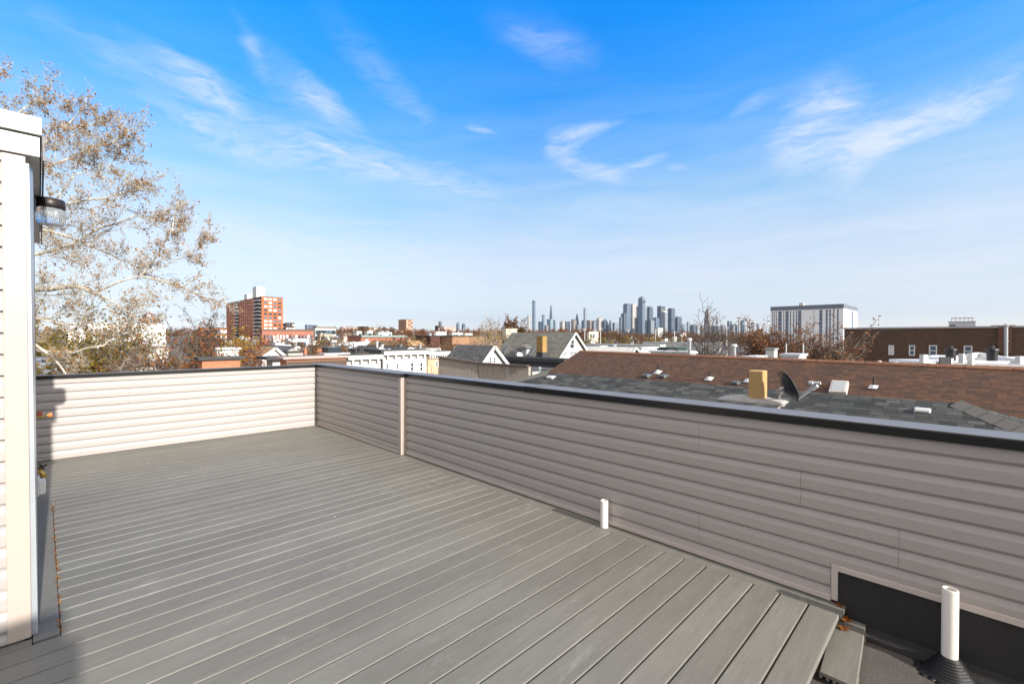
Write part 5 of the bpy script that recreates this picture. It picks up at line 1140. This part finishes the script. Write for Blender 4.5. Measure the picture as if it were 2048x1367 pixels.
L_OR = leafmat('orange leaf', ['#8c4a22', '#a85a26', '#6e3a1e', '#b9722e', '#57381f'], .3); L_BR = leafmat('brown leaf', ['#6b4a30', '#7f5a38', '#54402c', '#8d6a42'], .3); L_OAK = leafmat('oak leaf', ['#805840', '#94663f', '#6e5040', '#a47448', '#7a6450', '#8a5434'], .3); L_YE = leafmat('yellow leaf', ['#a8842c', '#c29a38', '#8a6a2a', '#6d5a2c'], .35)

# --- the big sycamore at the left; its trunk stands hidden by the bulkhead
def pxpath(pts): return [at(x, y, d) for x, y, d in pts]
def sycamore():
    T = Tree(21); hub = at(-150, 800, 12.0); base = Vector((hub.x, hub.y, 0))
    T.limb([base, base.lerp(hub, .5) + Vector((.1, .1, 0)), hub, at(-170, 600, 12), at(-150, 380, 12.2), at(-110, 200, 12.4)], .36, .12, 10)
    cf = [dict(k=(5, 8), ratio=.55, sp=.75, wob=.16, n=5, seg=5, up=.05, rr=.5, tip=.35), dict(k=(7, 9), ratio=.58, sp=.7, wob=.2, n=4, seg=4, up=.06, rr=.5, tip=.4), dict(k=(5, 7), ratio=.62, sp=.75, wob=.24, n=3, seg=3, up=.05, rr=.6, tip=.5), dict(k=0, ratio=0, sp=0, wob=.3, n=3, seg=3, up=.03, min=1.6, tip=.6, leaves=2, lp=.25, ls=.056)]
    paths = [([(-160, 640, 12), (-60, 600, 12.4), (30, 578, 12.6), (100, 578, 12.6), (150, 572, 12.6), (192, 587, 12.6)], .10, .062, 10, 1.3), ([(190, 586, 12.6), (232, 566, 12.7), (282, 552, 12.9), (318, 505, 13), (345, 458, 13.1), (353, 418, 13.2)], .052, .012, 12, 1.05),
             ([(190, 586, 12.6), (230, 606, 12.5), (262, 628, 12.4), (292, 655, 12.3)], .04, .008, 7, 1.0), ([(282, 552, 12.9), (330, 562, 13.2), (380, 582, 13.5), (420, 600, 13.8)], .028, .006, 8, .8), ([(300, 540, 12.9), (350, 520, 13.2), (395, 500, 13.4), (418, 478, 13.6)], .02, .005, 7, .75),
             ([(-160, 470, 12), (-60, 440, 12.6), (60, 452, 13), (130, 470, 13.4), (200, 500, 13.6), (260, 528, 13.8)], .075, .012, 14, 1.25), ([(-160, 420, 12.1), (-50, 340, 12.8), (60, 300, 13.2), (125, 262, 13.5), (160, 225, 13.8)], .085, .012, 14, 1.2), ([(-160, 440, 12.1), (-40, 385, 12.4), (80, 340, 12.8), (160, 308, 13), (222, 288, 13.2), (258, 262, 13.4)], .08, .012, 15, 1.2),
             ([(-150, 400, 12.2), (-60, 290, 12.6), (0, 250, 12.9), (50, 215, 13.2), (88, 190, 13.4)], .08, .012, 13, 1.15), ([(-160, 500, 12), (-40, 470, 12.2), (90, 420, 12.6), (172, 400, 12.8), (240, 388, 13), (280, 372, 13.2)], .08, .012, 15, 1.2),
             ([(-155, 700, 12), (0, 640, 12), (72, 690, 11.8), (112, 722, 11.7), (130, 745, 11.6)], .06, .02, 6, .9), ([(-150, 720, 12), (60, 700, 12.2), (150, 705, 12.2), (210, 690, 12.2), (245, 660, 12.3)], .05, .012, 8, .9), ([(-120, 560, 12.4), (0, 520, 12.8), (110, 500, 13.2), (200, 455, 13.4), (272, 430, 13.6), (300, 440, 13.7)], .06, .01, 13, 1.1),
             ([(-120, 240, 12.4), (-70, 200, 12.6), (-30, 165, 12.8), (-6, 150, 13)], .05, .01, 7, .7), ([(-155, 560, 12.2), (-20, 610, 12.6), (90, 640, 13), (170, 650, 13.2), (250, 690, 13.4)], .04, .01, 8, .95), ([(60, 290, 13.2), (120, 290, 13.6), (180, 250, 14), (215, 240, 14.2)], .035, .008, 9, .9), ([(90, 420, 12.6), (150, 350, 13), (205, 330, 13.4), (262, 318, 13.6)], .035, .008, 9, .95)]
    for pts, r0, r1, nk, L in paths:
        P_ = pxpath(pts); Q = []
        for i in range(len(P_) - 1):
            for f in (0, .5): Q.append(P_[i].lerp(P_[i + 1], f) + Vector((T.r.gauss(0, .03), T.r.gauss(0, .03), T.r.gauss(0, .03))) * (1 if f else 0))
        Q.append(P_[-1]); hi = min(p[1] for p in pts) < 420; L *= .72 if hi else .9; r0 *= .62 if hi else 1; r1 *= .7 if hi else 1; nk = int(nk * (1.5 if hi else 1.15)); T.limb(Q, r0, r1, 7); ds_ = [(Q[i + 1] - Q[i]).normalized() for i in range(len(Q) - 1)]
        c0 = [dict(k=int(nk * 1.25), ratio=1.0, sp=.8, rr=.42, tip=.5)] + cf[1:]
        T.kids(Q, ds_, L * .8, max(r0 * .55, .018), 0, c0, .3)
    t = thing('sycamore_tree', 'big sycamore with pale mottled branches and sparse brown leaves reaching in from the left', 'tree', tuple(base)); T.done(t, SYC, L_SYC, 'trunk'); return t
sycamore()
def tree(name, label, px, ybase, D, ytop, wide, kind, seed, leaf=None, bk=None, group=None, z0=0):
    """free standing tree: its foot below column px at distance D, its top at photo row ytop, its crown wide columns across"""
    b = at(px, 673, D); base = Vector((b.x, b.y, z0)); Ht = at(px, ytop, D).z - z0; W = wide * D / F / 2; T = Tree(seed); lo = kind.get('bole', .35) * Ht
    fine = kind['cfg']; T.limb([base, base + Vector((0, 0, lo * .5)), base + Vector((T.r.gauss(0, .1), T.r.gauss(0, .1), lo))], kind['r'] * Ht, kind['r'] * Ht * .75, 8)
    top = base + Vector((0, 0, lo)); n = kind['limbs']
    for i in range(n):
        a = i / n * 6.283 + T.r.uniform(-.4, .4); v = T.r.uniform(.15, 1); d = Vector((math.cos(a) * v * W, math.sin(a) * v * W, (Ht - lo) * (1.05 - .5 * v * v))); L = d.length * kind.get('lf', .62)
        T.grow(top - Vector((0, 0, lo * .25 * T.r.random())), d.normalized(), L, kind['r'] * Ht * .5, 0, fine)
    t = thing(name, label, 'tree', tuple(base), group); T.done(t, bk or TWIG, leaf); return t
def K(k1, k2, k3, leaves, lp, ls, r=.016, limbs=7, bole=.3, wob=.14, mn=2, lf=.62, n=4, tip=.42, rr=.5): return dict(r=r, limbs=limbs, bole=bole, lf=lf, cfg=[dict(k=k1, ratio=.5, sp=.65, wob=wob, n=5, seg=4, up=.05, rr=rr, tip=tip), dict(k=k2, ratio=.55, sp=.7, wob=wob * 1.3, n=n, seg=3, up=.05, rr=rr, tip=tip), dict(k=k3, ratio=.6, sp=.75, wob=.2, n=3, seg=3, up=.03, rr=.6, tip=.5, min=mn), dict(k=0, ratio=0, sp=0, wob=.25, n=3, seg=2, up=.02, tip=.6, min=mn, leaves=leaves, lp=lp, ls=ls)])
BARE = K(6, 5, 3, 0, 0, .1, mn=3); FULL = K(6, 5, 3, 4, .9, .34, mn=3); SPARSE = K(6, 5, 3, 2, .55, .22, mn=3)
# left bank of trees
tree('maple_tree', 'round crowned tree with dark twigs and orange leaves left of the brick tower', 372, 0, 29, 626, 170, K(8, 7, 5, 3, .6, .14, .02, 11, .22, mn=3), 31, L_OR, DARKB)
tree('olive_leaved_tree', 'yellow olive leaved tree at the far left below the long white building', 110, 0, 34, 640, 215, K(8, 7, 5, 5, .9, .22, .016, 12, .2, mn=3), 32, L_OL, GREYB)
tree('olive_leaved_tree', 'golden brown tree in front of the long white building', 215, 0, 32, 630, 170, K(8, 7, 5, 5, .9, .19, .016, 13, .2, mn=3), 33, L_OL, GREYB)
tree('maple_tree', 'brown leaved twiggy tree low at the left, right of the golden one', 268, 0, 26, 664, 130, K(8, 6, 5, 3, .6, .13, .016, 10, .3, mn=3), 34, L_BR, GREYB)
tree('bare_tree', 'dark bare tree rising above the orange tree, left of the brick tower', 405, 0, 75, 607, 72, K(6, 5, 3, 2, .5, .3, .016, 8, .3, mn=4), 35, L_BR, DARKB)
tree('maple_tree', 'yellow leaved tree before the dark face of the brick tower', 470, 0, 70, 655, 60, K(6, 5, 3, 3, .7, .3, .016, 8, .3, mn=3), 36, L_YE, GREYB)
tree('maple_tree', 'dark purple brown tree below the red brick wing', 526, 0, 82, 676, 42, K(6, 5, 3, 3, .7, .35, .018, 8, .3, mn=4), 37, leafmat('purple leaf', ['#3f2a26', '#523530', '#60443a'], .2), DARKB)
tree('maple_tree', 'orange and yellow tree beside the tan gabled house', 495, 0, 40, 690, 60, K(6, 5, 3, 3, .6, .2, .016, 8, .3), 38, L_OR, GREYB)
tree('maple_tree', 'bright yellow shrubby tree low behind the cream wall', 455, 0, 30, 706, 60, K(6, 5, 3, 3, .6, .14, .016, 8, .4), 39, L_YE, GREYB)
tree('conifer_tree', 'dark green bushy tree in front of the low orange building', 420, 0, 120, 669, 32, K(6, 5, 3, 5, .9, .5, .02, 9, .2, mn=4), 40, leafmat('dark green leaf', ['#27301a', '#333c20', '#1f2716'], .2), DARKB)
tree('maple_tree', 'tan leafed tree right of the small orange wall', 640, 0, 85, 686, 40, K(6, 4, 3, 3, .6, .35, .016, 7, .3, mn=3), 41, L_BR, GREYB)
# middle: bare sycamores and street trees
tree('bare_sycamore', 'pale bare sycamore with a forked trunk before the tan brick row', 972, 0, 92, 630, 66, K(6, 5, 4, 2, .35, .28, .018, 7, .35, mn=4), 42, L_YE, bark('pale bark', (.5, .45, .38), (.36, .31, .25), 2))
tree('bare_sycamore', 'taller pale bare sycamore left of the long grey roof', 1000, 0, 100, 632, 60, K(6, 5, 4, 2, .3, .28, .018, 7, .35, mn=4), 43, L_BR, bark('pale bark grey', (.44, .39, .33), (.30, .26, .21), 2))
tree('maple_tree', 'brown domed tree behind the ridge of the long grey roof', 1026, 0, 230, 635, 42, K(6, 5, 3, 4, .7, .8, .018, 8, .3, mn=5), 44, L_BR, GREYB)
tree('bare_tree', 'bare tree standing before the white row windows', 842, 0, 27, 722, 90, K(5, 3, 2, 0, 0, .1, .010, 6, .55, mn=3), 45, None, DARKB)
tree('bare_tree', 'small bare tree before the lower white row', 722, 0, 28, 726, 70, K(5, 4, 3, 0, 0, .1, .008, 7, .6, mn=2), 46, None, bark('tan twig', (.42, .32, .22), (.34, .26, .18), 3))
tree('bare_tree', 'low bare twigs along the foot of the weathered boards', 925, 0, 24, 740, 120, K(5, 4, 3, 0, 0, .1, .008, 8, .6, mn=2), 47, None, bark('rust twig', (.36, .24, .18), (.28, .19, .14), 3))
tree('bare_tree', 'bare forked tree standing behind the brown ridge before the skyline', 1421, 0, 34, 607, 118, K((5, 6), 4, 4, 0, 0, .1, .02, 6, .42, .17, mn=6, lf=.66, tip=.5, rr=.55), 52, None, bark('dark grey bark', (.10, .08, .068), (.14, .115, .10), 5))
tree('oak_tree', 'wide rust leaved oak left of the white apartment slab', 1556, 0, 62, 634, 135, K(8, 6, 5, 3, .8, .28, .02, 12, .2, mn=5), 53, L_OAK, DARKB)
tree('oak_tree', 'spreading oak with thinner orange leaves beside the dark brick building', 1652, 0, 52, 630, 130, K(8, 6, 5, 3, .6, .21, .022, 11, .25, mn=5), 54, L_OAK, GREYB)
tree('oak_tree', 'small dark red oak low behind the stout flue', 1516, 0, 70, 676, 50, K(6, 5, 3, 4, .8, .3, .018, 8, .3, mn=4), 55, leafmat('dark red leaf', ['#5a2a1c', '#6d3320', '#4a241a'], .3), DARKB)
# tree belt along the ball field and the far ridge: nobody could count it
def treeline(name, label, spots, leafm, barkm, seed, ls):
    T = Tree(seed)
    for px, D, ytop, wide in spots:
        b = at(px, 673, D); Ht = max(3, at(px, ytop, D).z); W = wide * D / F / 2; base = Vector((b.x, b.y, 0))
        T.limb([base, base + Vector((0, 0, Ht * .55))], Ht * .018, Ht * .01, 4)
        for i in range(16):
            a, v = T.r.uniform(0, 6.283), math.sqrt(T.r.random()); e = base + Vector((math.cos(a) * v * W, math.sin(a) * v * W, Ht * (.55 + .45 * math.sqrt(max(0, 1 - v * v)) * T.r.uniform(.75, 1))))
            s_ = base + Vector((0, 0, Ht * T.r.uniform(.3, .55))); m_ = s_.lerp(e, .55) + Vector((0, 0, Ht * .06)); T.limb([s_, m_, e], Ht * .007, Ht * .0025, 3)
            for j in range(7):
                q = m_.lerp(e, T.r.uniform(.1, 1.0)); dd = Vector((T.r.gauss(0, 1), T.r.gauss(0, 1), T.r.gauss(.35, .7))).normalized() * Ht * T.r.uniform(.07, .16); T.limb([q, q + dd], Ht * .0022, Ht * .0012, 3)
                for l in range(4): T.leaf(q + dd * T.r.uniform(.3, 1.2) + Vector((T.r.gauss(0, 1), T.r.gauss(0, 1), T.r.gauss(0, 1))) * Ht * .02, ls * Ht)
    root = thing(name, label, 'trees', tuple(at(spots[0][0], 673, spots[0][1]) * 1)); root['kind'] = 'stuff'
    T.w.build('branches', barkm, root, uv=None); T.l.build('foliage', leafm, root, uv=None)
    for c in root.children: c['kind'] = 'stuff'
rr_ = random.Random(77)
treeline('tree_belt', 'brown autumn tree belt along the ball field below the skyline', [(x + rr_.uniform(-3, 3), rr_.uniform(170, 330), rr_.uniform(658, 668), rr_.uniform(18, 34)) for x in range(1170, 1540, 7)], L_BR, TWIG, 61, .035)
treeline('tree_belt', 'rusty tree belt on the horizon above the brick rows', [(x + rr_.uniform(-3, 3), rr_.uniform(300, 520), rr_.uniform(655, 662), rr_.uniform(12, 26)) for x in range(800, 1190, 6)], leafmat('rusty leaf', ['#7a4c30', '#94603a', '#6a4630', '#8c6a40'], .3), TWIG, 62, .04)
treeline('tree_belt', 'thin tree belt among the houses below the brick tower', [(x + rr_.uniform(-5, 5), D_, 670 + 620 / D_ * rr_.uniform(.8, 1.6), rr_.uniform(18, 34)) for x in range(400, 905, 12) for D_ in (rr_.uniform(52, 150),)], L_BR, GREYB, 63, .03)
treeline('tree_belt', 'mixed street trees among the middle roofs', [(x + rr_.uniform(-5, 5), rr_.uniform(95, 150), rr_.uniform(670, 680), rr_.uniform(12, 22)) for x in (650, 668, 690, 835, 846, 1010, 1022, 1170, 1184, 1208, 1216, 1246, 1296, 1320, 1340, 1356)], L_OL, GREYB, 64, .035)
treeline('tree_belt', 'far brown woods along the horizon left of the brick tower', [(x + rr_.uniform(-3, 3), rr_.uniform(300, 520), rr_.uniform(652, 660), rr_.uniform(14, 26)) for x in list(range(90, 460, 9)) + list(range(570, 800, 9))], L_BR, TWIG, 65, .04)
# ------------------------------------------------------------------ light and sky
SUN_EL, SUN_AZ = R(23.0), R(.25)           # the sun stands behind the viewpoint, a touch to the right of the wall line
sd = bpy.data.lights.new('sun', 'SUN'); sd.energy = 4.4; sd.angle = R(.53); sd.color = (1, .95, .88)
so = bpy.data.objects.new('sun', sd); COL.objects.link(so)
sv = Vector((math.sin(SUN_AZ) * math.cos(SUN_EL), -math.cos(SUN_AZ) * math.cos(SUN_EL), math.sin(SUN_EL)))   # towards the sun
so.rotation_euler = sv.to_track_quat('Z', 'Y').to_euler(); so.location = (0, -20, 40)
w = bpy.data.worlds.new('World'); scene.world = w; w.use_nodes = True
t = NT(w.node_tree); S = .15
sky = t.n('ShaderNodeTexSky', {'sky_type': 'NISHITA', 'sun_disc': False, 'sun_elevation': SUN_EL, 'sun_rotation': math.pi - SUN_AZ}).outputs[0]
dirn = t.n('ShaderNodeTexCoord').outputs['Generated']
sp = t.n('ShaderNodeSeparateXYZ', None, Vector=dirn)
el = t.m('ARCSINE', sp.outputs[2]); az = t.m('ARCTAN2', sp.outputs[0], sp.outputs[1])
eld = t.m('DIVIDE', el, math.pi / 2)
# clear air of a winter noon: deep blue aloft, milky towards the horizon
tint = t.ramp(eld, [(0.0, (1.05, 1.15, 1.6)), (.012, (.95, 1.02, 1.36)), (.024, (.70, .75, 1.02)), (.052, (.68, .66, .75)), (.08, (.72, .67, .72)), (.125, (.74, .73, .75)), (.188, (.50, .78, .90)), (.25, (.13, .72, 1.15)), (.31, (.02, .74, 1.36)), (.41, (.0, .84, 1.75)), (.52, (.2, .9, 1.6)), (.62, (1, 1, 1))])
col = t.mix(1.0, sky, tint, 'MULTIPLY')
# the air is milkier to the east
east = t.ramp(t.m('MULTIPLY_ADD', sp.outputs[0], .5, .5), [(.84, 0.0), (1.0, 1.0)])
col = t.n('ShaderNodeVectorMath', {'operation': 'SCALE'}, i0=col, Scale=t.m('MULTIPLY_ADD', east, .28, 1.0)).outputs[0]
# pale veil added to the unseen sky overhead, so shade stays neutral
veil = t.ramp(eld, [(.44, 0.0), (.60, 1.0)])
c_ = .72 / S
col = t.mix(t.m('MULTIPLY', veil, .85), col, (c_, c_ * .95, c_ * .92, 1))
# warm bank added to the unseen sky behind and left, brightening and warming shade
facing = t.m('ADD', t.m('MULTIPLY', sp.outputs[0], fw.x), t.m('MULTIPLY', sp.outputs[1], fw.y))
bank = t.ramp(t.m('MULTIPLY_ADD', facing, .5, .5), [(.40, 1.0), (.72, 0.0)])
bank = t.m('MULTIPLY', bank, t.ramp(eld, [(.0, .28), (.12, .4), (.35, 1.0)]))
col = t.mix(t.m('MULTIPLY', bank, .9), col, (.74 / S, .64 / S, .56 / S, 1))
# cirrus: streaks combed by the wind, gathered in wisps at bearings and heights of their own
def bearing(px, py): d = ray(px, py).normalized(); return math.atan2(d.x, d.y), math.asin(d.z)
vec = t.n('ShaderNodeCombineXYZ', None, X=az, Y=el, Z=0.0).outputs[0]
warp = t.n('ShaderNodeTexNoise', None, Vector=t.map(vec, (5, 9, 1)), Scale=1.0, Detail=3.0, Roughness=.5).outputs[1]
wv = t.n('ShaderNodeVectorMath', {'operation': 'MULTIPLY_ADD'}, i0=warp, i1=(.09, .055, 0), i2=vec).outputs[0]
wsep = t.n('ShaderNodeSeparateXYZ', None, Vector=wv); wx = t.m('SUBTRACT', wsep.outputs[0], .045); wy = t.m('SUBTRACT', wsep.outputs[1], .0275)
fine = t.noise(t.map(wv, (9, 42, 1), (0, 0, R(8))), 1.0, 7, .62, .8)
comb = t.noise(t.map(wv, (16, 60, 1), (0, 0, R(-22))), 1.0, 6, .65, 1.2)
streak = t.m('ADD', t.m('MULTIPLY', fine, .55), t.m('MULTIPLY', comb, .45))
body = t.ramp(streak, [(.33, 0.0), (.50, .45), (.74, 1.0)])
total = None
for px, py, a, b_, rot, st in [(405, 165, 60, 27, 22, 1.0), (300, 145, 170, 34, 6, .44), (505, 92, 42, 13, 58, .42), (590, 170, 105, 36, 34, .36), (655, 205, 46, 21, 28, 1.0), (385, 243, 74, 13, 14, .55), (500, 300, 190, 34, 10, .42), (640, 290, 66, 13, 12, .45), (800, 185, 120, 34, 42, .45), (970, 265, 30, 9, 12, .8), (1095, 92, 74, 34, 25, .5),
                               (1180, 265, 52, 15, -8, .9), (1120, 300, 46, 38, 60, .75), (1195, 350, 66, 19, 24, .95), (1280, 328, 42, 13, -14, .8), (1352, 340, 28, 9, 0, .9), (1640, 215, 66, 52, -35, .9), (1820, 250, 170, 30, -11, .95), (1575, 290, 70, 46, 45, .6), (1735, 325, 54, 40, -35, .8), (1945, 218, 84, 20, -8, .7), (1490, 222, 60, 15, -14, .45), (1700, 270, 150, 60, -10, .5), (2015, 150, 46, 60, -50, .3),
                               (60, 30, 50, 24, 10, .2), (320, 100, 120, 20, 8, .22), (850, 360, 200, 26, 6, .5), (560, 480, 440, 40, 2, .6), (1500, 430, 440, 34, 2, .6), (1150, 415, 120, 14, 4, .45), (1900, 470, 240, 30, 0, .4), (250, 400, 320, 120, 0, .5), (600, 290, 240, 60, 6, .26), (750, 320, 240, 40, 10, .5), (760, 570, 380, 70, 0, .7), (1300, 560, 500, 60, 0, .5)]:
    a0, e0 = bearing(px, py); a1, e1 = bearing(px + 10, py); a2, e2 = bearing(px, py - 10); ua, ue = abs(a1 - a0) / 10, abs(e2 - e0) / 10
    c, s = math.cos(R(rot)), math.sin(R(rot))
    dx = t.m('MULTIPLY', t.m('SUBTRACT', wx, a0), 1 / ua); dy = t.m('MULTIPLY', t.m('SUBTRACT', wy, e0), -1 / ue)
    u = t.m('MULTIPLY_ADD', dx, c / a, t.m('MULTIPLY', dy, s / a)); v = t.m('MULTIPLY_ADD', dy, c / b_, t.m('MULTIPLY', dx, -s / b_))
    q = t.m('MULTIPLY_ADD', u, u, t.m('MULTIPLY', v, v)); g = t.m('MULTIPLY', t.m('EXPONENT', t.m('MULTIPLY', q, -.75)), st)
    total = g if total is None else t.m('ADD', total, g)
dens = t.m('MULTIPLY', total, t.m('MULTIPLY_ADD', body, .9, .16), clamp=True)
low = t.m('MULTIPLY', t.ramp(eld, [(.0, .8), (.03, .75), (.08, .74), (.2, .42), (.30, .13), (.38, 0.0)]), t.ramp(t.noise(t.map(wv, (3, 26, 1)), 1.0, 6, .6, .5), [(.25, .25), (.7, 1.0)]))
dens = t.m('MAXIMUM', dens, low)
col = t.mix(t.m('MULTIPLY', dens, .72), col, (.60 / S, .62 / S, .68 / S, 1))
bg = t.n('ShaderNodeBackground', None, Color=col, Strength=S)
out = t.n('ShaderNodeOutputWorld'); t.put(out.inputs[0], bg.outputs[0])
scene.view_settings.view_transform = 'Standard'; scene.view_settings.look = 'None'
scene.view_settings.exposure = .66
g = MB(); g.box(-9000, -9000, -1, 9000, 9000, 0); structure(g.build('ground', plain('ground', (.12, .11, .1), .9, .4, .05)))
# winter haze over the whole city
g = MB(); g.box(-9500, -9500, -2, 9500, 9500, 560); hz = g.build('haze', None, uv=None); hz['kind'] = 'stuff'; hz['label'] = 'pale blue winter haze lying over the city'; hz['category'] = 'haze'
hm = bpy.data.materials.new('haze'); hm.use_nodes = True; ht = NT(hm.node_tree)
pv = ht.n('ShaderNodeVolumePrincipled', None, Color=(.80, .88, 1, 1), Density=.00004, Anisotropy=.7); ho = ht.n('ShaderNodeOutputMaterial'); ht.put(ho.inputs['Volume'], pv.outputs[0]); hz.data.materials.append(hm)
